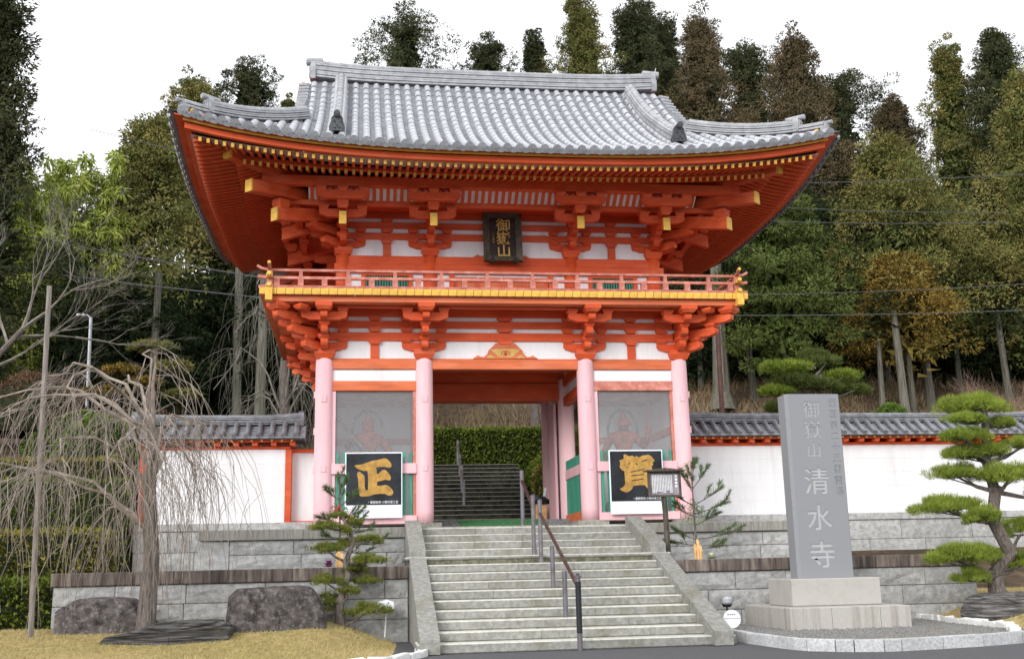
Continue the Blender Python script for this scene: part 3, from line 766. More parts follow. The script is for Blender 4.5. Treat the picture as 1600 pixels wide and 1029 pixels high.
ring('mid_purlin',3.48+.94,.36-.94,4.48+.94,.12,6.695,6.80,'verm',.25)
ring('eave_purlin',3.48+1.36,.36-1.36,4.48+1.36,.17,6.975,7.18,'verm',.3)
# slatted coving between the purlins (front and sides)
def slats(n,L,rz,cx,cy):
    w=MB(); w.add([(-L,-1.0,6.80),(L,-1.0,6.80),(L,-1.32,7.04),(-L,-1.32,7.04)],[(0,1,2,3)])
    o=w.obj('coving_board','white',G); o.matrix_basis=Matrix.Translation((cx,cy,0))@Matrix.Rotation(rz,4,'Z')
    m=MB(); m.prism([(-1.0,6.795),(-1.325,7.035),(-1.345,7.005),(-1.02,6.765)],-.034,.034,'X'); me=m.mesh('coving_rib','verm'); fixn(me)
    for i in range(n):
        x=-L+(2*L)*(i+.5)/n; inst('coving_rib',me,G,Matrix.Translation((cx,cy,0))@Matrix.Rotation(rz,4,'Z')@Matrix.Translation((x,0,0)))
slats(58,4.2,0,0,.36); slats(42,3.0,Lf,-3.48,2.42); slats(42,3.0,Rt,3.48,2.42)
# soffit of the brackets (boards between wall and mid purlin)
MB().box(-4.4,4.4,-.55,.34,6.86,6.88).obj('bracket_soffit','verm',G)
for s in(-1,1): MB().box(*sorted((s*3.5,s*4.4)),.36,4.5,6.86,6.88).obj('bracket_soffit','verm',G)
# ---------------------------------------------------------------- rafters
def LE(u): return .55*abs(u)**3
def frontL(x): return LE(x/6.6)
def sideL(y): return LE((y-2.42)/5.05)
def raft_me(name,w,h):
    mb=MB(); mb.box(-w/2,w/2,0,1,0,h); me=mb.mesh(name,['verm','gold'])
    for p in me.polygons:
        if p.center.y<.001: p.material_index=1
    return me
fl=raft_me('flying_rafter',.056,.078); bs=raft_me('base_rafter',.060,.088)
capf=MB().box(-.0295,.0295,-.006,.02,-.003,.081).mesh('gold_cap','gold')
def rafter(me,px,py,rz,z0,L,slope,caps=True):
    mw=Matrix.Translation((px,py,z0))@Matrix.Rotation(rz,4,'Z')@Matrix.Rotation(math.atan(slope),4,'X')
    o=inst(me.name.split('.')[0],me,G,mw@Matrix.Diagonal((1,L,1,1)))
    if caps and rz==0: inst('rafter_cap',capf,o,Matrix.Diagonal((1,1/L,1,1)))
pitch=.155
for i in range(-42,43):
    x=i*pitch; ax=abs(x)
    if ax<6.35: rafter(fl,x,-2.5,0,6.90+frontL(x)*.87,max(.18,min(1.05,6.42-ax)),.2+.0)
    if ax<5.55: rafter(bs,x,-1.76,0,6.945+frontL(x)*.62,max(.2,min(2.2,3.48+2.1-ax+.05) if ax>3.48 else 2.2),.30)
for i in range(-31,32):
    y=2.42+i*pitch; ay=abs(i*pitch)
    for s,rz in((-1,Lf),(1,Rt)):
        if ay<4.85: rafter(fl,s*6.34,y,rz,6.90+sideL(y)*.87,max(.18,min(1.05,4.92-ay)),.2)
        if ay<4.1: rafter(bs,s*5.60,y,rz,6.945+sideL(y)*.62,max(.2,min(2.2,2.06+2.1-ay+.05) if ay>2.06 else 2.2),.30)
# boards above the rafters, following the corner lift
def lift2(X,Y): 
    return np.minimum(np.abs(X)/6.6,np.abs(Y-2.42)/5.05)**3*.55
def soffit(name,off0,off1,z0,z1,m,k,zz=0):
    """frustum ring of board: off from wall line, measured outward"""
    vs=[];fs=[];N=24
    def loop(off,z):
        xo,yf,yb=3.48+off,.36-off,4.48+off; out=[]
        for a,b in(((-xo,yf),(xo,yf)),((xo,yf),(xo,yb)),((xo,yb),(-xo,yb)),((-xo,yb),(-xo,yf))):
            for i in range(N):
                t=i/N; x=a[0]+(b[0]-a[0])*t; y=a[1]+(b[1]-a[1])*t
                out.append((x,y,z+float(lift2(x,y))*k))
        return out
    A=loop(off0,z0);B_=loop(off1,z1);n=len(A)
    mb=MB(); mb.add(A+B_,[(i,(i+1)%n,n+(i+1)%n,n+i) for i in range(n)]); return mb.obj(name,m,G)
soffit('eave_soffit',1.85,2.90,7.10+.09,6.985,'soff',.87)
soffit('rafter_soffit',.0,2.14,7.045+.635,7.045,'verm',.75)
def edge_ring(name,off,w,z0,z1,m,k=1):
    vs=[];N=24
    loops=[]
    for (o_,z) in ((off-w/2,z0),(off+w/2,z0),(off+w/2,z1),(off-w/2,z1)):
        xo,yf,yb=3.48+o_,.36-o_,4.48+o_; out=[]
        for a,b in(((-xo,yf),(xo,yf)),((xo,yf),(xo,yb)),((xo,yb),(-xo,yb)),((-xo,yb),(-xo,yf))):
            for i in range(N):
                t=i/N; x=a[0]+(b[0]-a[0])*t; y=a[1]+(b[1]-a[1])*t; out.append((x,y,z+float(lift2(x,y))*k))
        loops.append(out)
    n=len(loops[0]); V=sum(loops,[]); F=[]
    for q in range(4):
        for i in range(n): F.append((q*n+i,q*n+(i+1)%n,((q+1)%4)*n+(i+1)%n,((q+1)%4)*n+i))
    mb=MB(); mb.add(V,F); o=mb.obj(name,m,G); fixn(o.data); return o
edge_ring('kioi_beam',2.06,.12,7.03,7.10,'verm',.7)
edge_ring('eave_board',2.94,.12,6.985,7.10,'verm')
gsv=[(x,-2.72,7.105+float(lift2(x,-2.62))) for x in np.linspace(-6.5,6.5,40)]; gs_=MB(); gs_.sweep(gsv,[(-.03,0),(.03,0),(.03,.03),(-.03,.03)]); fixn(gs_.obj('eave_gold_strip','gold',G).data)
edge_ring('eave_batten',3.02,.31,7.142,7.165,'verm')
for sx in(-1,1):
    for sy in(-1,1):
        cx,cy=sx*3.48,(.36 if sy<0 else 4.48)
        d=Vector((sx,sy,0))
        for (o0,o1,z0,z1,h,w) in ((.3,2.93,7.62,7.16,.24,.2),(.2,2.28,7.3,6.98,.22,.2)):
            zl=(.5 if o1>2.5 else .22)
            p0=Vector((cx,cy,z0))+d*o0; p1=Vector((cx,cy,z1+zl))+d*o1; pm=(p0+p1)/2; pm.z-=.10
            m=MB(); m.sweep([p0,pm,p1],[(-w/2,0),(w/2,0),(w/2,h),(-w/2,h)]); o=m.obj('hip_rafter','salmon' if o1>2.5 else 'verm',G); fixn(o.data)
            m=MB(); m.sweep([p1-d*.04,p1+d*.008],[(-w/2-.005,-.005),(w/2+.005,-.005),(w/2+.005,h+.005),(-w/2-.005,h+.005)]); q=m.obj('gold_cap','gold',o); fixn(q.data)
# ---------------------------------------------------------------- tiled roof
def prof(s): return 7.19+.42*s+.0545*s*s
def rlift(x,y): return .62*min(abs(x)/6.75,abs(y-2.42)/5.27)**3
def rz_main(x,y):
    s=min(y+2.85,7.69-y); return prof(max(s,0))+rlift(x,y)
def rz_side(x,y):
    s=6.75-abs(x); return prof(max(s,0))+rlift(x,y)
XE,GX=6.75,4.42
# under-sheets (dark mortar bed) for every slope
def bed():
    mb=MB()
    xs=np.linspace(-XE,XE,55); 
    for front in(1,0):
        for i in range(54):
            xa,xb=xs[i],xs[i+1]
            def col(x):
                L=5.27 if abs(x)<=GX+.05 else XE-abs(x)
                return [(x,(-2.85+L*t) if front else (7.69-L*t),0) for t in np.linspace(0,1,15)]
            A=[(p[0],p[1],rz_main(p[0],p[1])-.012) for p in col(xa)]; B2=[(p[0],p[1],rz_main(p[0],p[1])-.012) for p in col(xb)]
            n=15; mb.add(A+B2,[(j,j+1,n+j+1,n+j) for j in range(n-1)])
    ys=np.linspace(-2.85,7.69,45)
    for s in(-1,1):
        for i in range(44):
            ya,yb=ys[i],ys[i+1]
            def col(y):
                L=min(XE-GX,y+2.85,7.69-y); return [(s*(XE-L*t),y,0) for t in np.linspace(0,1,8)]
            A=[(p[0],p[1],rz_side(p[0],p[1])-.012) for p in col(ya)]; B2=[(p[0],p[1],rz_side(p[0],p[1])-.012) for p in col(yb)]
            n=8; mb.add(A+B2,[(j,j+1,n+j+1,n+j) for j in range(n-1)])
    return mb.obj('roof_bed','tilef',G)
bedo=bed()
# round tile: half barrel, x across, y up the slope
def barrel(r,L,n=7):
    vs=[];
    for y,k in((0,1.0),(L,.985)):
        for i in range(n+1):
            a=math.pi*i/n; vs.append((-math.cos(a)*r*k,y,math.sin(a)*r*k*1.05))
    fs=[(i,i+1,n+2+i,n+1+i) for i in range(n)]+[tuple(range(n+1))]
    return vs,fs
bv,bf=barrel(.079,.315)
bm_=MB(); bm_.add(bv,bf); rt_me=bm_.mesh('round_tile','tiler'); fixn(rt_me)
dv=MB(); 
dv.tube([(0,-.03,.0),(0,.0,.0)],.088,14); dv.tube([(0,-.036,.0),(0,-.03,.0)],[.062,.068],14); dv.tube([(0,-.041,0),(0,-.034,0)],.03,8); disc_me=dv.mesh('eave_disc_tile','tdisc')
def slope_mat(x,y,x2,y2,f,rz):
    z=f(x,y); z2=f(x2,y2); d=math.hypot(x2-x,y2-y)
    return Matrix.Translation((x,y,z))@Matrix.Rotation(rz,4,'Z')@Matrix.Rotation(math.atan2(z2-z,d),4,'X')
pit=.25; cand=[]; rest=MB()
def addrest(mw,vs,fs): rest.add([mw@Vector(v) for v in vs],fs)
for i in range(-26,27):
    x=i*pit; ax=abs(x)
    if ax>6.6: continue
    L=5.2 if ax<GX+.02 else XE-ax-.05
    n=max(1,round(L/.30)); 
    for k in range(n):
        y=-2.87+L*k/n; y2=-2.87+L*(k+1)/n
        cand.append((-y if True else 0,x,y,slope_mat(x,y,x,y2,rz_main,0)))
    mw=slope_mat(x,-2.87,x,-2.6,rz_main,0); inst('eave_disc_tile',disc_me,G,mw@Matrix.Translation((0,0,.012)))
cand.sort(key=lambda c:-(c[0]))
for j,(q,x,y,mw) in enumerate(cand):
    if j<300: inst('round_tile',rt_me,G,mw)
    else: addrest(mw,bv,bf)
for i in range(-26,27):                      # back slope
    x=i*pit; ax=abs(x); L=5.2 if ax<GX else XE-ax
    n=max(1,round(L/.6))
    for k in range(n):
        y=7.7-L*k/n; y2=7.7-L*(k+1)/n; addrest(slope_mat(x,y,x,y2,rz_main,math.pi)@Matrix.Diagonal((1,2,1,1)),bv,bf)
for s,rz in((-1,Lf),(1,Rt)):                 # side slopes: barrel runs inward, disc faces outward
    for i in range(-20,21):
        y=2.42+i*pit; L=min(XE-GX,y+2.85,7.69-y)
        if L<.15: continue
        n=max(1,round(L/.31))
        for k in range(n):
            x=s*(XE+.02-L*k/n); x2=s*(XE+.02-L*(k+1)/n); addrest(slope_mat(x,y,x2,y,rz_side,rz),bv,bf)
        mw=slope_mat(s*(XE+.02),y,s*(XE-.3),y,rz_side,rz); inst('eave_disc_tile',disc_me,G,mw@Matrix.Translation((0,0,.012)))
props(rest.obj('round_tile_rows','tiler',G),kind='stuff')
# flat tiles: concave stepped strips between the barrels
def flat_rows(f,i0,i1,mk,Lf_,name):
    mb=MB(); st_=.135
    for i in range(i0,i1):
        c=(i+.5)*pit; L=Lf_(c)
        if L<.14: continue
        n=int(L/st_)
        vs=[];fs=[]
        for k in range(n):
            for (t,dz) in ((k*st_-.02,.030),((k+1)*st_,.002)):
                for u,du in((-.125,.025),(-.05,-.006),(.05,-.006),(.125,.025)):
                    x,y=mk(c+u,t); vs.append((x,y,f(x,y)+dz+du))
        for k in range(n):
            o=k*8
            for q in range(3): fs.append((o+q,o+q+1,o+5+q,o+4+q))
            # front lip
            b=len(vs)
            for q in range(4): v=vs[o+q]; vs.append((v[0],v[1],v[2]-.032))
            for q in range(3): fs.append((b+q,b+q+1,o+q+1,o+q))
        mb.add(vs,fs)
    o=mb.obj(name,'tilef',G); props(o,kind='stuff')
flat_rows(rz_main,-27,27,lambda c,t:(c,-2.85+t),lambda c:5.2 if abs(c)<GX else XE-abs(c),'flat_tile_rows')
# hanging eave tiles between the discs
ev=MB(); P=[(-.115,.03),(-.07,.0),(0,-.012),(.07,0),(.115,.03),(.115,-.03),(.08,-.065),(0,-.085),(-.08,-.065),(-.115,-.03)]
ev.prism(P,-.03,.0,'Y'); ev_me=ev.mesh('eave_flat_tile','tdisc'); fixn(ev_me)
for i in range(-27,27):
    x=(i+.5)*pit
    if abs(x)>6.6: continue
    inst('eave_flat_tile',ev_me,G,slope_mat(x,-2.86,x,-2.6,rz_main,0)@Matrix.Translation((0,0,.0)))
for s,rz in((-1,Lf),(1,Rt)):
    for i in range(-21,21):
        y=2.42+(i+.5)*pit
        if abs(y-2.42)<5.1: inst('eave_flat_tile',ev_me,G,slope_mat(s*(XE+.01),y,s*(XE-.3),y,rz_side,rz))
# ridges built of stacked courses under a row of cap tiles
def ridge(path,w,h,nc,cap,name,m='tile',parent=G,taper=0):
    path=[Vector(p) for p in path]; ch=h/nc
    for k in range(nc):
        ww=w*(1-.12*k/nc)/2+(.018 if k%2 else 0); mb=MB()
        sec=[(-ww,ch*k+.004),(ww,ch*k+.004),(ww,ch*(k+1)-.012),(ww-.03,ch*(k+1)-.002),(-ww+.03,ch*(k+1)-.002),(-ww,ch*(k+1)-.012)]
        mb.sweep(path,sec); o=mb.obj(name+'_course',m,parent); fixn(o.data)
    # cap tiles
    L=0; seg=[]
    for a,b in zip(path,path[1:]):
        d=b-a; n=max(1,round(d.length/.30))
        for q in range(n): seg.append((a+d*q/n,a+d*(q+1)/n))
    mb=MB(); r=cap
    for a,b in seg:
        sec=[(-math.cos(math.pi*i/6)*r,h-.01+math.sin(math.pi*i/6)*r) for i in range(7)]
        mb.sweep([a,a+(b-a)*.5,b],sec)
        mb.sweep([a,a+(b-a)*.10],[(x*1.09,h+(y-h)*1.12) for x,y in sec])
    o=mb.obj(name+'_cap_tiles',m,parent); fixn(o.data); return seg
def ornament(p,rz,w,h,m='oni',parent=G,name='ridge_end_ornament',disc=True):
    Pn=[(-.5,0),(-.55,.35),(-.42,.62),(-.38,.85),(-.2,1.0),(.2,1.0),(.38,.85),(.42,.62),(.55,.35),(.5,0),(.22,0),(.15,.16),(-.15,.16),(-.22,0)]
    mb=MB(); mb.prism([(x*w,z*h) for x,z in Pn],-.05,.07,'Y')
    mb.prism([(x*w*.72,h*.12+z*h*.72) for x,z in Pn[:10]],-.075,-.05,'Y')
    for sx,sz in((-.18,.62),(.18,.62),(0,.42),(-.15,.28),(.15,.28)): mb.tube([(sx*w,-.1,sz*h),(sx*w,-.07,sz*h)],[w*.05,w*.1],8)
    me=mb.mesh(name,m); fixn(me); o=inst(name,me,parent,Matrix.Translation(p)@Matrix.Rotation(rz,4,'Z'))
    if disc:
        d=MB(); d.tube([(0,-.16,h*.98),(0,.25,h*1.02)],w*.23,12); d.tube([(0,-.17,h*.98),(0,-.16,h*.98)],w*.15,12); dm=d.mesh('ornament_disc',m)
        inst('ornament_disc',dm,parent,Matrix.Translation(p)@Matrix.Rotation(rz,4,'Z'))
    return o
rp=[(x,2.42,10.86+.11*(abs(x)/4.3)**4) for x in np.linspace(-4.28,4.28,15)]
ridge(rp,.34,.42,7,.085,'main_ridge')
for s,rz in((-1,Lf),(1,Rt)): 
    ornament((s*4.30,2.42,10.90),rz,.42,.52,'tile',disc=True)
# descending ridges on the front slope (and back, simple)
for s in(-1,1):
    ys=np.linspace(2.15,-1.70,12); path=[(3.60*s,y,rz_main(3.6,y)+.06) for y in ys]
    ridge(path,.27,.24,5,.075,'descending_ridge')
    ornament((3.60*s,-1.80,rz_main(3.6,-1.8)+.03),0,.30,.40)
    ys=np.linspace(2.7,6.5,6); ridge([(3.60*s,y,rz_main(3.6,y)+.06) for y in ys],.27,.24,2,.075,'descending_ridge')
    # corner ridges
    for f in(1,-1):
        q=[]
        for t in np.linspace(0,1,12):
            x=4.25+(6.52-4.25)*t; y=-.35+(-2.62+.35)*t
            yy=y if f>0 else 4.84-y
            q.append((s*x,yy,rz_main(x,yy)+.05+.05*t*t))
        ridge(q[:10],.25,.24,5 if f>0 else 2,.07,'corner_ridge'); ridge(q[8:],.2,.12,2,.06,'corner_ridge_tip')
        rzz=math.atan2(s,f) ; rzz=(-math.pi/4 if s<0 else math.pi/4) if f>0 else (-3*math.pi/4 if s<0 else 3*math.pi/4)
        e=Vector(q[9]); ornament((e.x,e.y,e.z+.02),rzz,.24,.32,'tile')
        e=Vector(q[11]); ornament((e.x,e.y,e.z-.06),rzz,.18,.18,'tile')
    # verge: short barrels lying across the gable edge
    vb=MB()
    for f in(1,0):
        for k in range(26):
            t=.55+4.6*k/26; y=-2.85+t if f else 7.69-t
            if t<2.3: continue
            z=rz_main(4.4,y); vb.tube([(s*4.36,y,z+.05),(s*4.62,y,z+.02)],.055,7)
    props(vb.obj('verge_tile_rows','tile',G),kind='stuff')
    mb=MB(); ys=np.linspace(-.5,5.34,21); top=[(y,rz_main(4.5,y)-.03) for y in ys]; 
    mb.prism(top+[(5.34,8.3),(-.5,8.3)],s*4.28,s*4.34,'X'); o=mb.obj('gable_wall','verm',G); fixn(o.data)
    bb=MB(); 
    for k in range(20): 
        (ya,za),(yb,zb)=top[k],top[k+1]; bb.add([(s*4.5,ya,za-.2),(s*4.5,yb,zb-.2),(s*4.5,yb,zb-.01),(s*4.5,ya,za-.01),(s*4.56,ya,za-.2),(s*4.56,yb,zb-.2),(s*4.56,yb,zb-.01),(s*4.56,ya,za-.01)],[(0,1,2,3),(4,5,6,7),(0,1,5,4),(3,2,6,7)])
    bb.obj('barge_board','verm',G)
# small guard finials
for s in (-1,1):
    m=MB(); m.tube([(s*4.36,2.42,11.42),(s*4.42,2.42,11.62)],[.02,.008],6); m.obj('ridge_spike','galv',G)
# ================================================================ PLAQUE, POSTERS, STATUES
def flat_text(V,F,y,z0=0,x0=0,flip=1):
    return [(x0+a,y,z0+b) for a,b in V],F
def text_block(name,chars,xc,zt,size,step,y,depth,m,parent,off=.0,tilt=0,ext=True):
    """vertical column of characters, raised by depth towards -y"""
    for i,ch in enumerate(chars):
        V,F,LP=glyphb(ch,size,off)
        if not V: continue
        zc=zt-step*(i+.5); mb=MB()
        mb.add([(xc+a,y-depth,zc+b) for a,b in V],[f for f in F])
        if ext:
            for lp in LP:
                n=len(lp); mb.add([(xc+a,y-depth,zc+b) for a,b in lp]+[(xc+a,y,zc+b) for a,b in lp],[(k,(k+1)%n,n+(k+1)%n,n+k) for k in range(n)])
        mb.obj(name,m,parent)
PL=thing('name_plaque','dark framed plaque with three gold characters hanging above the balcony','plaque',(0.02,.15,6.28))
pm=Matrix.Translation((.02,.12,6.28))@Matrix.Rotation(R(-8),4,'X')
def tob(o,mw=pm): o.data.transform(mw); o.data.update(); return o
fr=MB(); w2,h2=.43,.59
P_o=[(-w2,-h2),(w2,-h2),(w2,h2),(-w2,h2)]; P_i=[(-w2+.14,-h2+.14),(w2-.14,-h2+.14),(w2-.14,h2-.12),(-w2+.14,h2-.12)]
V=[(x,-.05,z) for x,z in P_o]+[(x,-.0,z) for x,z in P_i]+[(x,.05,z) for x,z in P_o]+[(x,.03,z) for x,z in P_i]
fr.add(V,[(i,(i+1)%4,4+(i+1)%4,4+i) for i in range(4)]+[(i,(i+1)%4,8+(i+1)%4,8+i) for i in range(4)]+[(4+i,4+(i+1)%4,12+(i+1)%4,12+i) for i in range(4)]+[(8,9,10,11)])
tob(fr.obj('plaque_frame','plq',PL)); 
MB_=MB(); MB_.box(-w2+.135,w2-.135,.018,.04,-h2+.135,h2-.115); tob(MB_.obj('plaque_board','plqi',PL))
n0=set(o.name for o in bpy.data.objects)
text_block('gold_character','御嶽山',.02,.46,.33,.315,.018,.02,'goldleaf',PL,off=.0025)
text_block('small_character','山主謹書',-.205,.13,.06,.07,.018,.003,'brush',PL,ext=False)
for o in [o for o in bpy.data.objects if o.name not in n0]: tob(o)
for s in(-1,1):
    m=MB(); m.tube([(s*.26,-.12,-h2-.01),(s*.26,.0,-h2-.01)],.055,10); m.tube([(s*.26,-.13,-h2+.02),(s*.26,-.12,-h2+.02)],.03,8); tob(m.obj('plaque_bracket','blk',PL))
SEI=[(203,268),(300,258),(440,210),(540,192),(600,175),(645,188),(690,240),(700,280),(690,300),(660,305),(600,290),(540,292),(490,300),(500,330),(505,395),(540,370),(570,340),(600,330),(630,345),(665,385),(690,430),(690,460),(670,478),(620,465),(560,480),(510,490),(505,545),(560,545),(620,535),(660,550),(700,590),(722,625),(718,660),(690,680),(650,675),(610,655),(540,652),(470,660),(400,682),(300,688),(275,670),(262,610),(258,520),(252,440),(240,400),(245,365),(265,352),(300,375),(335,410),(342,450),(340,545),(350,600),(386,605),(388,500),(385,400),(375,345),(330,345),(270,325),(225,300)]
GA=[(190,585),(240,560),(268,520),(265,440),(262,350),(225,330),(200,290),(215,245),(200,205),(235,195),(262,180),(260,130),(280,118),(325,145),(345,150),(380,138),(410,165),(428,145),(470,165),(520,140),(600,130),(640,160),(680,215),(650,235),(655,270),(630,290),(645,340),(640,400),(632,470),(632,540),(665,585),(700,610),(660,650),(610,625),(560,580),(530,540),(450,540),(375,550),(355,590),(310,625),(270,635),(215,610)]
GAH=[[(315,265),(330,262),(345,230),(330,232)],[(295,298),(318,305),(320,295),(305,290)],[(430,240),(426,270),(448,272),(444,255)],[(500,220),(570,195),(574,208),(507,230)],[(340,358),(470,333),(538,316),(538,328),(470,346),(350,368)],[(350,408),(530,388),(530,400),(352,421)],[(355,472),(520,450),(522,462),(358,484)]]
def poster(name,label,x0,x1,z0,z1,zb,poly,holes,u0,u1,v0,v1,small,sx):
    t=thing(name,label,'poster',((x0+x1)/2,-.22,z0))
    MB().box(x0,x1,-.235,-.215,z0,z1).obj('white_board','cream',t)
    MB().box(x0+.025,x1-.02,-.239,-.2351,zb,z1-.025).obj('black_print','blkp',t)
    f=lambda p:(x0+(p[0]-u0)/(u1-u0)*(x1-x0), z1-(p[1]-v0)/(v1-v0)*(z1-z0))
    def plate(poly,y,m,nm,grow=0):
        q=[f(p) for p in poly]; mb=MB(); mb.add([(a,y,b) for a,b in q],[tuple(range(len(q)))]); o=mb.obj(nm,m,t)
        bm=bmesh.new(); bm.from_mesh(o.data); bmesh.ops.triangulate(bm,faces=bm.faces,ngon_method='EAR_CLIP'); bmesh.ops.recalc_face_normals(bm,faces=bm.faces); bm.to_mesh(o.data); bm.free()
    plate(poly,-.2415,'brush','brush_character')
    for h in holes: plate(h,-.2425,'blkp','brush_gap')
    V,F=glyph(small,.062,0)
    if V: MB().add([(sx+a*.9,-.2425,zb+.055+b) for a,b in V],F).obj('small_print','txt',t)
poster('brush_poster','black poster with the gold brush character 正 in front of the left guardian bay',-3.39,-2.222,.15,1.49,.415,SEI,[],80,842,95,975,'・墨跡彫刻 小野印章工芸',-2.61)
poster('brush_poster','black poster with the gold brush character 賀 in front of the right guardian bay',2.145,3.315,.15,1.495,.415,GA,GAH,62,785,65,920,'・墨跡彫刻 小野印章工芸',2.95)
def figure(name,label,x,y,z,pose,SC=1.0):
    """muscular guardian figure on a rock base, grown with a skin modifier"""
    t=thing(name,label,'statue',(x,y,z))
    J={'pel':(0,0,1.02,.17),'wai':(0,-.02,1.18,.15),'che':(0,-.04,1.42,.24),'nec':(0,-.05,1.62,.10),'hed':(0,-.08,1.76,.165),'hd2':(0,-.08,1.88,.15),'top':(0,-.07,1.97,.035),'bun':(0,-.07,2.08,.08),
       'ls':(-.27,-.04,1.50,.115),'rs':(.27,-.04,1.50,.115),'lh':(-.14,0,.95,.14),'rh':(.14,0,.95,.14),'lk':(-.24,-.08,.55,.10),'rk':(.25,-.06,.55,.10),'la':(-.26,0,.10,.06),'ra':(.34,0,.10,.06),'lf':(-.28,-.17,.05,.05),'rf':(.38,-.16,.05,.05)}
    if pose=='staff': J.update(le=(-.46,-.14,1.28,.08),lw=(-.36,-.34,1.42,.06),lhd=(-.34,-.40,1.48,.065),re=(.46,-.02,1.22,.085),rw=(.52,-.2,1.0,.06),rhd=(.52,-.26,.95,.065))
    else: J.update(le=(-.44,-.02,1.20,.085),lw=(-.46,-.12,.95,.06),lhd=(-.46,-.16,.88,.065),re=(.45,-.1,1.24,.085),rw=(.50,-.28,1.48,.055),rhd=(.51,-.30,1.56,.055))
    names=list(J); E=[('pel','wai'),('wai','che'),('che','nec'),('nec','hed'),('hed','hd2'),('hd2','top'),('top','bun'),('che','ls'),('che','rs'),('ls','le'),('le','lw'),('lw','lhd'),('rs','re'),('re','rw'),('rw','rhd'),('pel','lh'),('pel','rh'),('lh','lk'),('rh','rk'),('lk','la'),('rk','ra'),('la','lf'),('ra','rf')]
    V=[J[n][:3] for n in names]; EE=[(names.index(a),names.index(b)) for a,b in E]; rad=[J[n][3] for n in names]
    hb='rhd' if pose!='staff' else None
    for key,sgn in (('lhd',-1),('rhd',1)):
        bx_,by_,bz_,_=J[key]
        for q in range(4):
            i0=len(V); dx=(q-1.5)*.032
            if key==hb: a=(bx_+dx,by_-.01,bz_+.07); b=(bx_+dx*1.25,by_-.02,bz_+.13+.015*(q in(1,2)))
            else: a=(bx_+dx*.6,by_-.06,bz_-.01-.01*q); b=(bx_+dx*.6,by_-.05,bz_-.06-.01*q)
            V+= [a,b]; rad+=[.018,.014]; EE+=[(names.index(key),i0),(i0,i0+1)]
        i0=len(V); V+=[(bx_-sgn*.06,by_-.03,bz_+.03)]; rad+=[.017]; EE+=[(names.index(key),i0)]
    me=bpy.data.meshes.new('body'); me.from_pydata([(a,b,c) for a,b,c in V],EE,[]); o=bpy.data.objects.new('body',me); COL.objects.link(o)
    o.modifiers.new('s','SKIN'); sd_=o.modifiers.new('u','SUBSURF'); sd_.levels=1; sd_.render_levels=1
    for v,rr in zip(me.skin_vertices[0].data,rad): v.radius=(rr,rr)
    me.skin_vertices[0].data[0].use_root=True
    me2=bpy.data.meshes.new_from_object(o.evaluated_get(_dg())); bpy.data.objects.remove(o)
    me2.name='body'; me2.materials.clear(); me2.materials.append(M['statue']); me2.shade_smooth(); me2.transform(Matrix.Translation((x,y,z)))
    b=bpy.data.objects.new('body',me2); link(b,t)
    m=MB(); X=lambda p:(x+p[0],y+p[1],z+p[2])
    for dx in(-.045,.045): m.tube([X((dx,-.2,1.79)),X((dx,-.175,1.79))],.02,8)
    m.tube([X((0,-.23,1.74)),X((0,-.19,1.80))],[.025,.015],6); m.tube([X((-.05,-.185,1.68)),X((.05,-.185,1.68))],.015,6)
    m.tube([X((-.05,-.2,1.82)),X((0,-.205,1.805)),X((.05,-.2,1.82))],.012,5); m.obj('face','statue',b)
    m=MB(); m.tube([X((-.16+.32*(i%2)*0,0,0)) if False else X((.34*math.cos(a),-.02+.05,1.62+.50*math.sin(a))) for i,a in enumerate(np.linspace(-.3,math.pi+.3,16))],.035,6); m.obj('floating_scarf','scarf',b)
    m=MB(); m.tube([X((0,0,1.12)),X((0,.02,.85)),X((0,.03,.55))],[.20,.30,.36],14,cap=False); m.obj('loincloth','statue',b)
    if pose=='staff':
        m=MB(); m.tube([X((-.62,-.30,1.86)),X((-.34,-.44,1.50)),X((.12,-.5,.98))],[.035,.03,.03],8); m.tube([X((-.66,-.29,1.92)),X((-.60,-.30,1.84))],.06,8); m.obj('vajra_staff','scarf',b)
    m=MB(); m.tube([X((0,0,-.36)),X((0,0,-.1)),X((0,0,.08))],[.6,.52,.40],10); m.obj('rock_base','scarf',t)
figure('guardian_statue','muscular wooden guardian with staff and floating scarf behind the left glass',-2.92,1.0,.42,'staff')
figure('guardian_statue','muscular wooden guardian raising an open palm behind the right glass',2.78,1.0,.42,'palm')
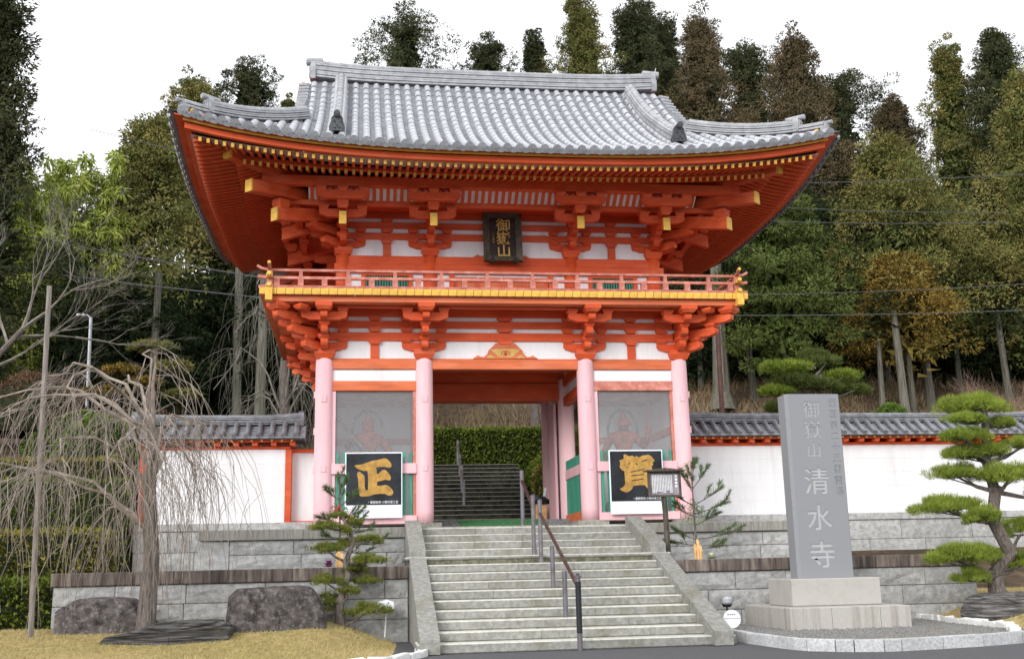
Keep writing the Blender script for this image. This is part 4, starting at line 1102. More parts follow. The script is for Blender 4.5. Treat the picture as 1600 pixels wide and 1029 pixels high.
# ================================================================ WHITE WALLS WITH TILED ROOFS
wr_me=None
def tiled_wall(label,x0,x1,rx0,rx1,posts,n,ends):
    t=thing('tiled_wall',label,'wall',((x0+x1)/2,2.42,.2)); YC=2.42
    nrow=5; L=9.0; cols=max(1,round((x1-x0)/L))
    for c in range(cols):
        a=x0+(x1-x0)*c/cols; b=x0+(x1-x0)*(c+1)/cols
        for r_ in range(nrow):
            z0=.2+(1.84-.2)*r_/nrow; z1=.2+(1.84-.2)*(r_+1)/nrow
            MB().bev(a+.002,b-.002,YC-.14,YC+.14,z0+.0006,z1-.0006,.0015).obj('plaster_panel','white',t)
    bx('top_beam',x0-.1,x1+.1,YC-.17,YC+.17,1.842,1.905,'verm',t)
    bx('eave_beam',rx0+.25,rx1-.25,YC-.40,YC+.40,1.99,2.035,'verm',t)
    for p in posts: bx('corner_post',p-.065,p+.065,YC-.18,YC+.18,.195,1.84,'verm',t)
    k=int((rx1-rx0-.4)/.40)
    arm=MB().bev(-.06,.06,-.36,.36,1.906,1.988,.01).mesh('bracket_arm','verm')
    for i in range(k+1): inst('bracket_arm',arm,t,Matrix.Translation((rx0+.3+(rx1-rx0-.6)*i/k,YC,0)))
    ge=MB().box(-.022,.022,-.44,-.41,1.985,2.028).mesh('rafter_end','gold')
    for i in range(2*k): inst('rafter_end',ge,t,Matrix.Translation((rx0+.2+(rx1-rx0-.4)*(i+.5)/(2*k),YC,0)))
    # roof body
    z0,z1,hw=2.06,2.40,.52
    bd=MB(); bd.prism([(YC-hw,z0-.005),(YC,z1-.05),(YC+hw,z0-.005),(YC+hw,z0-.03),(YC-hw,z0-.03)],rx0+.03,rx1-.03,'X'); fixn(bd.obj('roof_bed','oni',t).data)
    sl_=math.atan2(z1-z0,hw-.08); ln=math.hypot(z1-z0,hw-.08)
    tm=MB(); 
    for q in range(2):
        vs,fs=barrel(.062,ln/2+.02); tm.add([(a,b+q*ln/2,c-.004*q) for a,b,c in vs],fs)
    tm.tube([(0,-.02,.0),(0,.01,.0)],.068,12); me=tm.mesh('round_tile','tiled'); fixn(me)
    nn=n; pt=(rx1-rx0-.16)/nn
    for i in range(nn):
        x=rx0+.08+pt*(i+.5)
        inst('round_tile',me,t,Matrix.Translation((x,YC-hw-.01,z0+.035))@Matrix.Rotation(sl_,4,'X'))
        inst('round_tile',me,t,Matrix.Translation((x,YC+hw+.01,z0+.035))@Matrix.Rotation(math.pi,4,'Z')@Matrix.Rotation(sl_,4,'X'))
    # stepped flat tiles as courses
    for side in(-1,1):
        m=MB()
        for j in range(5):
            a=j/5; b=(j+1)/5; ya=YC+side*(hw+.02)*(1-a); yb=YC+side*hw*(1-b); za=z0+(z1-z0)*a+.028; zb=z0+(z1-z0)*b+.0
            for i in range(nn+1):
                xc=rx0+.08+pt*i; xa=max(rx0+.01,xc-pt*.42); xb=min(rx1-.01,xc+pt*.42)
                m.add([(xa,ya,za+.01),(xc,ya,za-.006),(xb,ya,za+.01),(xb,yb,zb+.01),(xc,yb,zb),(xa,yb,zb+.01),(xa,ya,za-.03),(xc,ya,za-.045),(xb,ya,za-.03)],[(0,1,4,5),(1,2,3,4),(6,7,1,0),(7,8,2,1)])
        props(m.obj('flat_tile_rows','tilef',t),kind='stuff')
    ua=[(x,YC,2.40+.05*max(0,1-min(x-rx0-.15,rx1-.15-x)/1.0)**2) for x in np.linspace(rx0+.15,rx1-.15,max(6,int((rx1-rx0)/1.2)))]
    ridge(ua,.24,.20,5,.055,'ridge','tiled',t)
    for xx,rz in ends: ornament((xx,YC,2.38),rz,.26,.34,'tiled',t,disc=False)
    return t
tw=tiled_wall('short white plaster wall with dark tiled roof and red corner posts, left of the gate',-7.80,-4.76,-8.22,-4.30,[-7.87,-4.69],14,[(-8.12,-math.pi/2),(-4.42,math.pi/2)])
t=thing('wing_panel','narrow white panel framed in red between the left wall and the gate','wall',(-4.35,2.6,.2))
MB().box(-4.62,-3.95,2.50,2.60,.24,1.78).obj('plaster_panel','white',t); bx('frame_rail',-4.62,-4.0,2.44,2.66,1.782,1.86,'verm',t); bx('frame_rail',-4.62,-4.0,2.40,2.66,.15,.238,'verm',t)
tiled_wall('long white plaster wall with dark tiled roof running out to the right of the gate',4.72,14.2,4.30,14.4,[4.66],38,[])
# ================================================================ STONE MONUMENT
t=thing('stone_monument','tall blue grey granite pillar engraved with large characters on a stepped pale base','monument',(4.5,-5.3,-1.97))
bx('base_slab',3.52,5.50,-6.3,-4.25,-2.0,-1.615,'granls',t,.012)
m=MB()
for x in(4.2,5.0): m.box(x-.002,x+.002,-6.3015,-6.29,-1.98,-1.63)
m.obj('joint_line','dkstone',t)
bx('middle_slab',3.775,5.275,-5.8,-4.78,-1.613,-1.185,'granl',t,.012)
SX0,SX1,SYF,SYB,SZ0,SZ1=4.03,4.985,-5.5,-5.16,-1.183,1.86
body=MB()
ch=.05
# front face with engraved glyphs
items=[]
def addg(ch_,x,z,s,off=.0,sxx=1.0):
    V,F,LP=glyphb(ch_,s,off)
    for lp in LP: items.append([(x+a*sxx,z+b) for a,b in lp])
FX=4.50
for ch_,z,s in (('御',1.60,.30),('嶽',1.27,.32),('山',.92,.28),('清',.40,.46),('水',-.20,.44),('寺',-.80,.46)): addg(ch_,FX-.03,z,s,.007 if s>.4 else .0025)
for i,ch_ in enumerate('西国第二十五番霊場'): addg(ch_,4.86,1.70-.185*i,.160,0)
fm=MB()
XM=4.765; topz=SZ1-.012
def tiles(x0,x1,zs,sel):
    for za,zb in zip(zs,zs[1:]):
        L=[lp for lp in items if sel(lp) and za<sum(p[1] for p in lp)/len(lp)<zb]
        L2=[[(min(x1-.002,max(x0+.002,a)),min(zb-.002,max(za+.002,b))) for a,b in lp] for lp in L]
        V,F=fillloops([[(x0,za),(x1,za),(x1,zb),(x0,zb)]]+L2); fm.add([(a,SYF,b) for a,b in V],F)
tiles(SX0+ch,XM,[SZ0,-1.07,-.51,.10,.73,1.085,1.43,1.765,topz],lambda lp:sum(p[0] for p in lp)/len(lp)<XM)
tiles(XM,SX1-.012,[SZ0,.13]+[1.70-.185*i+.0925 for i in range(8,-1,-1)]+[topz],lambda lp:sum(p[0] for p in lp)/len(lp)>=XM)
# body sides
A=[(SX0,SYF+ch),(SX0+ch,SYF),(SX1-.012,SYF),(SX1,SYF+.012),(SX1,SYB),(SX0,SYB)]
n=len(A); vs=[(x,y,SZ0) for x,y in A]+[(x,y,SZ1-.012) for x,y in A]+[(4.5+(x-4.5)*.975,y*.998-.01,SZ1) for x,y in A]
fs=[(i,(i+1)%n,n+(i+1)%n,n+i) for i in range(n) if i!=1]+[(n+i,n+(i+1)%n,2*n+(i+1)%n,2*n+i) for i in range(n)]+[tuple(2*n+i for i in range(n))]
fm.add(vs,fs); o=fm.obj('pillar','granite',t)
eg=MB(); eg.box(SX0+.06,SX1-.02,SYF+.014,SYF+.02,SZ0+.02,SZ1-.03)
for lp in items:
    k=len(lp); eg.add([(a,SYF,b) for a,b in lp]+[(a,SYF+.0145,b) for a,b in lp],[(i,(i+1)%k,k+(i+1)%k,k+i) for i in range(k)])
eg.obj('engraved_characters','engr',o)
# ================================================================ GRAVEL BED AND CURBS
cb=[(2.40,-5.6),(2.587,-6.223),(2.552,-7.051),(2.599,-7.594),(2.634,-8.019),(2.689,-8.433),(2.775,-8.697),(3.053,-8.971),(3.252,-9.099),(3.603,-9.228),(3.841,-9.232),(4.481,-9.099),(5.148,-8.925),(5.909,-8.613),(6.7,-8.25),(7.6,-7.8),(8.6,-7.3),(9.8,-6.7),(11.,-6.0)]
cs=thing('curb','pale granite curb stones curving round the gravel bed in front of the monument','curb',(3.6,-9.1,-2.07))
def curbrow(t,pts,wd,z0,z1,m,name,gap=.008,amp=0,seed=1):
    r=random.Random(seed)
    for a,b in zip(pts,pts[1:]):
        a=Vector((*a,0));b=Vector((*b,0)); d=(b-a); L=d.length; 
        if L<.05: continue
        d.normalize(); nrm=Vector((-d.y,d.x,0)); q=MB()
        jit=lambda:r.uniform(-amp,amp)
        P=[a+d*gap+nrm*jit(),b-d*gap+nrm*jit(),b-d*gap+nrm*(wd+jit()),a+d*gap+nrm*(wd+jit())]
        zt=[z1+jit() for _ in P]; c=.012
        cen=sum(P,Vector())/4
        vs=[(p.x,p.y,z0) for p in P]+[(p.x,p.y,z-c) for p,z in zip(P,zt)]+[(p.x+(cen.x-p.x)*.06,p.y+(cen.y-p.y)*.06,z) for p,z in zip(P,zt)]
        fs=[(0,3,2,1),(8,9,10,11)]+[(k*4+i,k*4+(i+1)%4,k*4+4+(i+1)%4,k*4+4+i) for k in range(2) for i in range(4)]
        q.add(vs,fs); fixn(q.obj(name,m,t).data)
curbrow(cs,cb,.12,-2.1,-1.915,'curb','curb_stone',amp=.004)
gp=cb+[(11.,-4.1),(2.4,-4.1)]
g=MB(); inn=[(x+.08,y+.08) for x,y in cb]+[(11.,-3.0),(2.4,-4.06)]
g.add([(x,y,-1.955) for x,y in inn],[tuple(range(len(inn)))]); o=g.obj('gravel_bed','gravel'); struct(o)
bm=bmesh.new(); bm.from_mesh(o.data); bmesh.ops.triangulate(bm,faces=bm.faces); bmesh.ops.recalc_face_normals(bm,faces=bm.faces); bm.to_mesh(o.data); bm.free()
# scattered pebbles
def pebbles(name,n,fx,zf,s,m,seed):
    r=np.random.default_rng(seed); P=fx(r,n); n=len(P); ico=np.array([(1,0,0),(-1,0,0),(0,1,0),(0,-1,0),(0,0,1)],float); F0=np.array([(0,2,4),(2,1,4),(1,3,4),(3,0,4)])
    sc_=r.uniform(.5,1.3,(n,1,1))*s*r.uniform(.6,1.3,(n,1,3)); a=r.uniform(0,6.28,n); c,s2=np.cos(a),np.sin(a)
    V=ico[None]*sc_; x=V[:,:,0]*c[:,None]-V[:,:,1]*s2[:,None]; y=V[:,:,0]*s2[:,None]+V[:,:,1]*c[:,None]; V[:,:,0]=x;V[:,:,1]=y
    V=V+np.concatenate([P,zf(P)[:,None]],1)[:,None,:]; F=(F0[None]+5*np.arange(n)[:,None,None]).reshape(-1,3)
    o=inst(name,npmesh(name,V.reshape(-1,3),F,m),None,Matrix()); props(o,kind='stuff'); return o
def inpoly(P,poly):
    x,y=P[:,0],P[:,1]; c=np.zeros(len(P),bool); j=len(poly)-1
    for i in range(len(poly)):
        xi,yi=poly[i];xj,yj=poly[j]; k=((yi>y)!=(yj>y))&(x<(xj-xi)*(y-yi)/(yj-yi+1e-12)+xi); c^=k; j=i
    return c
def gf(r,n):
    P=np.stack([r.uniform(2.5,8.5,n),r.uniform(-9.2,-4.1,n)],1); return P[inpoly(P,inn)&~((P[:,0]>3.5)&(P[:,0]<5.52)&(P[:,1]>-6.32)&(P[:,1]<-4.2))]
props(pebbles('gravel',26000,gf,lambda P:np.full(len(P),-1.956),.022,M['gravel'],3),'loose grey gravel around the base of the monument','gravel')
ic=[(7.05,-3.3),(6.95,-3.8),(6.848,-4.231),(6.803,-4.777),(6.73,-5.15),(6.669,-5.458),(6.631,-5.939),(6.6,-6.3),(6.56,-6.75),(6.54,-7.15),(6.48,-7.5),(6.2,-8.05),(5.98,-8.45)]
t=thing('white_curb','row of small rough white stones edging the dry grass mound at right','curb',(6.6,-6,-1.96))
curbrow(t,ic,-.13,-2.0,-1.86,'whitest','white_stone',.02,.022,5)
# ================================================================ GRASS MOUNDS
S=lambda t:np.clip(t,0,1)**2*(3-2*np.clip(t,0,1))
def zl(X,Y):
    e=S((-2.28-.06*(Y+7)-X)/1.5)*S((X+13.5)/3.0)*S((Y+8.75-.25*(X+2.3)*0)/3.2)
    return -2.10+np.interp(Y,[-9,-7,-5.9,-5.3,-4.4],[.0,.07,.15,.28,.36])*S((-2.28-.06*(Y+7)-X)/1.5)*S((X+13.5)/3.0)+.02+.08*np.exp(-((X+3.2)**2/1.1+(Y+4.5)**2/.9))*S((-2.3-X)/1)+.02*vnoise(X,Y,2.2,4)*e
ml=grid('mound_left',np.linspace(-13.5,-2.24,80),np.linspace(-9.2,-3.7,50),zl,M['soil']); o=inst('lawn_mound',ml,None,Matrix()); struct(o)
icp=ic[::-1]
def zr(X,Y):
    xe=np.interp(Y,[p[1] for p in icp],[p[0] for p in icp]); e=S((X-xe)/1.6)
    return -1.99+.05*S((X-xe)/.1)+.38*e*S((Y+9.6)/5)+.02*vnoise(X,Y,2.2,9)*e
mr_=grid('mound_right',np.linspace(5.9,16,80),np.linspace(-8.4,2.0,60),lambda X,Y:np.where(X<np.interp(Y,[p[1] for p in icp],[p[0] for p in icp])+.02,-2.2,zr(X,Y)),M['soil']); o=inst('lawn_mound',mr_,None,Matrix()); struct(o)
t=thing('white_curb','rough white corner stones edging the lawn beside the foot of the stairs','curb',(-2.4,-7.4,-2.07))
curbrow(t,[(-2.28,-6.6),(-2.25,-6.95),(-2.28,-7.3),(-2.36,-7.6),(-2.5,-7.9),(-2.72,-8.2),(-3.0,-8.45),(-3.4,-8.65)],.13,-2.1,-1.99,'whitest','white_stone',.02,.022,8)
def blades(name,P,Z,h,w_,m,seed,label,cat,lean=.35,tint=None):
    r=np.random.default_rng(seed); n=len(P); a=r.uniform(0,6.28,n); hh=h*r.uniform(.5,1.4,n); ww=w_*r.uniform(.6,1.3,n)
    B0=np.stack([P[:,0]-np.cos(a)*ww,P[:,1]-np.sin(a)*ww,Z-.01],1); B1=np.stack([P[:,0]+np.cos(a)*ww,P[:,1]+np.sin(a)*ww,Z-.01],1)
    Tp=np.stack([P[:,0]+r.normal(0,lean,n)*hh,P[:,1]+r.normal(0,lean,n)*hh,Z+hh],1)
    V=np.stack([B0,B1,Tp],1).reshape(-1,3); F=np.arange(3*n).reshape(-1,3)
    tt=r.uniform(0,1,n) if tint is None else np.clip(tint+r.uniform(-.25,.25,n),0,1)
    return props(inst(name,npmesh(name,V,F,m,np.repeat(tt,3)),None,Matrix()),label,cat,None,'stuff')
n=60000; P=np.stack([rng.uniform(-11,-2.3,n),rng.uniform(-8.6,-4.02,n)],1)
P=P[(zl(P[:,0],P[:,1])>-2.07)]
blades('lawn_grass',P,zl(P[:,0],P[:,1]),.035,.005,LEAF['grass'],2,'short dormant yellow lawn on the left mound','grass',.8,tint=.62+.5*vnoise(P[:,0],P[:,1],1.3,2))
n=30000; P=np.stack([rng.uniform(6.2,12,n),rng.uniform(-8.2,-1,n)],1); xe=np.interp(P[:,1],[p[1] for p in icp],[p[0] for p in icp]); P=P[P[:,0]>xe+.05]
blades('lawn_grass',P,zr(P[:,0],P[:,1]),.04,.005,LEAF['grass'],5,'dry tan lawn on the mound at right','grass',.8,tint=.8+.3*vnoise(P[:,0],P[:,1],1.3,2))
# ================================================================ BOULDERS
def boulder(name,label,cat,prof_,y0,y1,m,seed,z0,bump=.05,layers=False,loc=None):
    """prof_: outline in x,z ; rounded in depth, displaced"""
    r=np.random.default_rng(seed); n=len(prof_); cx=sum(p[0] for p in prof_)/n; zc=sum(p[1] for p in prof_)/n
    # resample outline
    P=np.array(prof_+[prof_[0]],float); d=np.r_[0,np.cumsum(np.linalg.norm(np.diff(P,axis=0),axis=1))]; K=56
    q=np.linspace(0,d[-1],K,endpoint=False); X=np.interp(q,d,P[:,0]); Z=np.interp(q,d,P[:,1])
    V=[];F=[]; J=16
    for j in range(J+1):
        t=j/J; y=y0+(y1-y0)*t; k=(1-abs(2*t-1)**5.0)**.5 if 0<t<1 else .0
        k=max(k,.02) if j in(0,J) else .86+.14*k if 1<j<J-1 else .80
        for a,b in zip(X,Z): V.append((cx+(a-cx)*k,y,zc+(b-zc)*k if b>z0+.02 else b))
    V=np.array(V); nz=vnoise(V[:,0]*3,V[:,2]*3+V[:,1]*2,1.6,seed)+.5*vnoise(V[:,0]*8,V[:,2]*8+V[:,1]*6,1.7,seed+1)
    dirv=V-np.array([cx,(y0+y1)/2,zc]); dirv/=np.linalg.norm(dirv,axis=1,keepdims=True)+1e-6
    V=V+dirv*(nz*bump)[:,None]
    if layers: V[:,1]-=.035*np.sign(np.sin(V[:,2]*85+V[:,0]*3.6+vnoise(V[:,0],V[:,2],4,2)*2))*.6
    F=[(j*K+i,j*K+(i+1)%K,(j+1)*K+(i+1)%K,(j+1)*K+i) for j in range(J) for i in range(K)]
    mb=MB(); mb.add([tuple(v) for v in V],F+[tuple(range(K)),tuple(J*K+i for i in range(K))]); o=mb.obj(name,m,None,label=label,cat=cat); fixn(o.data)
    if not layers: o.data.shade_smooth()
    return o
boulder('boulder','big dark square shouldered boulder speckled with lichen, beside the small pruned pine','boulder',[(-5.10,-1.95),(-5.14,-1.6),(-5.10,-1.25),(-5.0,-1.14),(-4.6,-1.12),(-4.1,-1.10),(-3.85,-1.13),(-3.72,-1.3),(-3.62,-1.55),(-3.57,-1.8),(-3.58,-1.95)],-5.25,-4.45,'rock',3,-1.85,.035)
boulder('boulder','low layered dark rock lying flat on the lawn between the two tall boulders','boulder',[(-6.95,-1.95),(-6.85,-1.78),(-6.45,-1.72),(-6.1,-1.60),(-5.6,-1.56),(-5.15,-1.57),(-4.98,-1.66),(-5.02,-1.95)],-5.75,-5.2,'rockl',5,-1.85,.05,True)
boulder('boulder','tall dark brown boulder with sloping right side behind the weeping cherry trunk','boulder',[(-7.75,-1.95),(-7.75,-1.4),(-7.45,-1.24),(-6.9,-1.22),(-6.62,-1.24),(-6.45,-1.4),(-6.25,-1.66),(-6.1,-1.95)],-4.9,-4.2,'rock',9,-1.85,.05)
boulder('boulder','dark layered boulder at the right edge under the large pruned pine','boulder',[(6.75,-2.0),(6.74,-1.75),(6.85,-1.56),(7.1,-1.48),(7.6,-1.47),(8.1,-1.55),(8.4,-1.75),(8.5,-2.0)],-6.3,-5.5,'rockl',12,-1.9,.05,True)
# ================================================================ SIGNS AND SMALL THINGS
t=thing('notice_board','dark wooden notice board with small roof and white vertical writing on a round post','notice board',(2.32,-3.8,-.74))
m=MB(); m.tube([(2.34,-3.78,-.74),(2.32,-3.80,.0),(2.30,-3.80,.30)],[.052,.048,.048],10); m.obj('post','dkwood',t)
x0,x1,zb,zt=2.02,2.62,.27,.72
f=MB(); f.box(x0,x0+.035,-3.87,-3.80,zb,zt).box(x1-.035,x1,-3.87,-3.80,zb,zt).box(x0+.035,x1-.035,-3.87,-3.80,zb,zb+.035).box(x0+.035,x1-.035,-3.87,-3.80,zt-.035,zt); f.obj('frame','dkwood',t)
M['nb']=mat('faded_board_face',(.34,.31,.35),.6,.25,3,dirt=(.10,.06,.055),dscale=2.4,damt=.9)
MB().box(x0+.03,x1-.03,-3.845,-3.82,zb+.03,zt-.03).obj('board_face','nb',t)
m=MB(); rr=random.Random(3)
for c in range(13):
    xx=x1-.17-c*.029; z=zt-.06-(0 if c else .0); e=zb+.07+rr.choice([0,0,.02,.06])
    while z>e: m.box(xx-.009,xx+.009,-3.8475,-3.8455,z-.017+rr.uniform(0,.004),z); z-=.0215
m.obj('writing','txt',t)
m=MB(); 
for i in range(4): m.box(x1-.105,x1-.065,-3.8475,-3.8455,zt-.10-.06*i,zt-.06-.06*i)
m.obj('writing','txt',t)
m=MB(); m.prism([(x0-.07,zt),(x0-.07,zt+.018),((x0+x1)/2,zt+.06),(x1+.07,zt+.018),(x1+.07,zt)],-3.95,-3.74,'Y'); fixn(m.obj('small_roof','dkwood',t).data)
t=thing('plant_label','small white pointed sign on a thin white stake in front of the stone wall','sign',(-2.62,-4.3,-1.9))
m=MB(); m.prism([(-2.785,-1.565),(-2.79,-1.41),(-2.63,-1.37),(-2.52,-1.41),(-2.51,-1.565)],-4.32,-4.305,'Y'); fixn(m.obj('sign_plate','cream',t).data)
m=MB(); m.tube([(-2.665,-4.30,-1.97),(-2.64,-4.30,-1.56)],.012,6); m.obj('stake','cream',t)
m=MB()
for i in range(5): m.box(-2.745+.045*i,-2.722+.045*i,-4.3225,-4.3205,-1.556,-1.538)
m.box(-2.62,-2.595,-4.3225,-4.3205,-1.44,-1.42)
for zz in(-1.475,-1.497):
    for i in range(6): m.box(-2.72+.027*i,-2.70+.027*i,-4.3225,-4.3205,zz,zz+.008)
m.obj('small_print','txtk',t)
t=thing('garden_light','small domed grey garden lamp behind the round white sign at the foot of the stairs','lamp',(2.95,-5.0,-2.0))
m=MB(); m.tube([(2.95,-5.0,-2.0),(2.95,-5.0,-1.58)],.014,6); m.tube([(2.95,-5.0,-1.62),(2.95,-5.0,-1.57)],[.06,.09],10); m.obj('lamp_post','blk',t)
m=MB(); m.tube([(2.95,-5.0,-1.575),(2.95,-5.0,-1.55),(2.95,-5.0,-1.49),(2.95,-5.0,-1.45),(2.95,-5.0,-1.43)],[.085,.105,.105,.07,.02],14); m.obj('lamp_hood','galv',t)
t=thing('round_sign','round white sign disc on a short stake at the bottom right of the stairs','sign',(2.7,-5.9,-2.07))
m=MB(); m.tube([(2.72,-5.90,-1.77),(2.72,-5.885,-1.77)],.142,24); m.obj('sign_disc','cream',t)
m=MB(); m.tube([(2.72,-5.875,-2.07),(2.72,-5.875,-1.8)],.012,6); m.obj('stake','galv',t)
m=MB(); m.box(2.585,2.855,-5.9025,-5.9005,-1.765,-1.759)
for i in range(4): m.box(2.65+.035*i,2.67+.035*i,-5.9025,-5.9005,-1.71,-1.69)
m.obj('small_print','txtk',t)
# inside the passage
t=thing('green_mat','green mat laid over the low steps inside the passage','mat',(0.1,.9,.0))
gs=thing('threshold_steps','three low dark grey steps across the gate passage','steps',(0,1,-.1))
for i,(y,z) in enumerate(((.55,-.03),(.95,.055),(1.35,.14))):
    bx('step_stone',-1.55,1.55,y,y+(.41 if i<2 else 1.2),z-.084,z,'grayst',gs)
    MB().box(-.95,.98,y-.012,y+(.39 if i<2 else 1.1),z-.075,z+.008).obj('mat_fold','carpet',t)
t=thing('wooden_stand','small wooden stand with a dark cover and a white paper strip inside the passage','stand',(1.32,3.9,.05))
bx('stand_body',1.18,1.45,3.75,4.05,.05,.62,'yel',t); m=MB(); m.tube([(1.32,3.9,.62),(1.32,3.9,.70),(1.32,3.9,.80)],[.24,.26,.12],12); m.obj('dark_cover','blk',t)
m=MB(); m.prism([(1.38,.78),(1.44,.82),(1.48,1.0),(1.42,1.02)],3.85,3.86,'Y'); m.obj('paper_strip','cream',t)
# second flight beyond the gate
t=thing('rear_stairs','dark stone stairs with pale nosings climbing the slope beyond the gate','staircase',(1.1,13,.1))
for i in range(16):
    z=.14+.1665*i; y=11.2+.36*i
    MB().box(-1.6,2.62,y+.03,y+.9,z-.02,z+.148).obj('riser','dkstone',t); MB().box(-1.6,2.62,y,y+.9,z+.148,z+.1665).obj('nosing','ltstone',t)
hp=[((.30,13.2,.9),1.05),((.36,14.5,1.5),1.05),((.40,15.6,2.0),1.05),((.45,16.9,2.6),1.1)]
rail_thing('handrail','dark handrail in the middle of the stairs beyond the gate',hp,[((.30,13.2,1.8),(.45,16.9,3.55))],.05)
# ================================================================ VEGETATION
def limb(mb,p,d,L,r,n=6,bend=.25,grav=0,seed=None,seg=5):
    rr=seed; p=Vector(p); d=Vector(d).normalized(); pts=[p.copy()]; rad=[r]
    for k in range(seg):
        d=(d+Vector((rr.uniform(-bend,bend),rr.uniform(-bend,bend),rr.uniform(-bend,bend)*.6-grav))).normalized(); p=p+d*(L/seg); pts.append(p.copy()); rad.append(r*(1-.75*(k+1)/seg))
    mb.tube(pts,rad,n,cap=False); return pts,d
def cedar(x,y,z,H,W,kind,col,label,group,trunk0=.0,name='cedar_tree',dens=1.0,ty=None,seed=0,cb=None,N=None,tr=None):
    r=np.random.default_rng(seed+100); t=thing(name,label,'tree',(x,y,z),group)
    c0=cb if cb is not None else .18
    W*=1.32*(1.22 if x>8 and z>7.5 else 1.1); nc=int(150*dens*(H*W/100)**.6)+50
    # branch whorls: clumps along limbs
    C=[];Rr=[]
    for k in range(nc):
        u=r.uniform(0,1)**(.72); h=c0+(1-c0)*u
        if kind=='a': env=(1-u*.97)**.68*(.45+.55*min(1,u*5))*.46
        elif kind=='b': env=math.sqrt(max(0,1-(2*u-.9)**2/1.25))*.46
        else: env=(.47-.36*u)*(1 if u>.05 else .6)*(1+.2*math.sin(u*17+seed))
        a=r.uniform(0,6.283); q=r.uniform(.35,1)**.6; o_=r.uniform()<.22; q*=r.uniform(1.05,1.42) if o_ else 1; lob=1+.22*math.sin(2*a+seed+u*9)+.14*math.sin(3*a-seed*2+u*15)
        env*=lob
        C.append((math.cos(a)*env*W*q,math.sin(a)*env*W*q,h*H+r.normal()*.02*H)); Rr.append((.42+.35*(1-u))*W/6.6*r.uniform(.55,1.3)*(.7 if o_ else 1)+.13)
    for _ in range(7): C.append((r.normal()*.05*W,r.normal()*.05*W,H*r.uniform(.93,.995))); Rr.append(.1*W)
    C=np.array(C);Rr=np.array(Rr)
    V,F,ti=leaves(C,int((N or 95)*(1.6 if z>9.3 else 1.35)),Rr,.16 if z>9.3 else .17,.075,flat=.62,outward=.7,seed=seed,up=-.05)
    uu=np.linspace(c0+.04,.95,int(H*1.6)+4); CC=np.stack([r.normal(0,.03*W,len(uu)),r.normal(0,.03*W,len(uu)),uu*H],1); un_=(uu-c0)/(1-c0)
    V2,F2,t2=leaves(CC,110,W*(.24-.18*un_),.5,.26,flat=.9,outward=.4,seed=seed+5)
    V=np.concatenate([V,V2]); F=np.concatenate([F,F2+len(V)-len(V2)]); ti=np.concatenate([ti,t2*.25])  # inner leaves tinted darker, painting shade into the core of the crown
    cr=inst('crown',npmesh('crown',V+np.array([x,y,z]),F,LEAF[col],ti),t)
    mb=MB(); rad=tr or max(.12,H*.011); mb.tube([(x,y,z-.5),(x+.02*H*.3,y,z+H*.3),(x,y,z+H*.65),(x,y,z+H*.97)],[rad*1.35,rad,rad*.6,.03],9,cap=False)
    rr=random.Random(seed)
    for k in range(14):
        i=rr.randrange(len(C)-1); c=Vector(C[i]); b=Vector((0,0,max(.1*H,c.z-.35*math.hypot(c.x,c.y))))
        mb.tube([Vector((x,y,z))+b,Vector((x,y,z))+(b+c)/2+Vector((0,0,.1)),Vector((x,y,z))+c],[rad*.28,rad*.18,.015],5,cap=False)
    mb.obj('trunk','cbark',t); return t
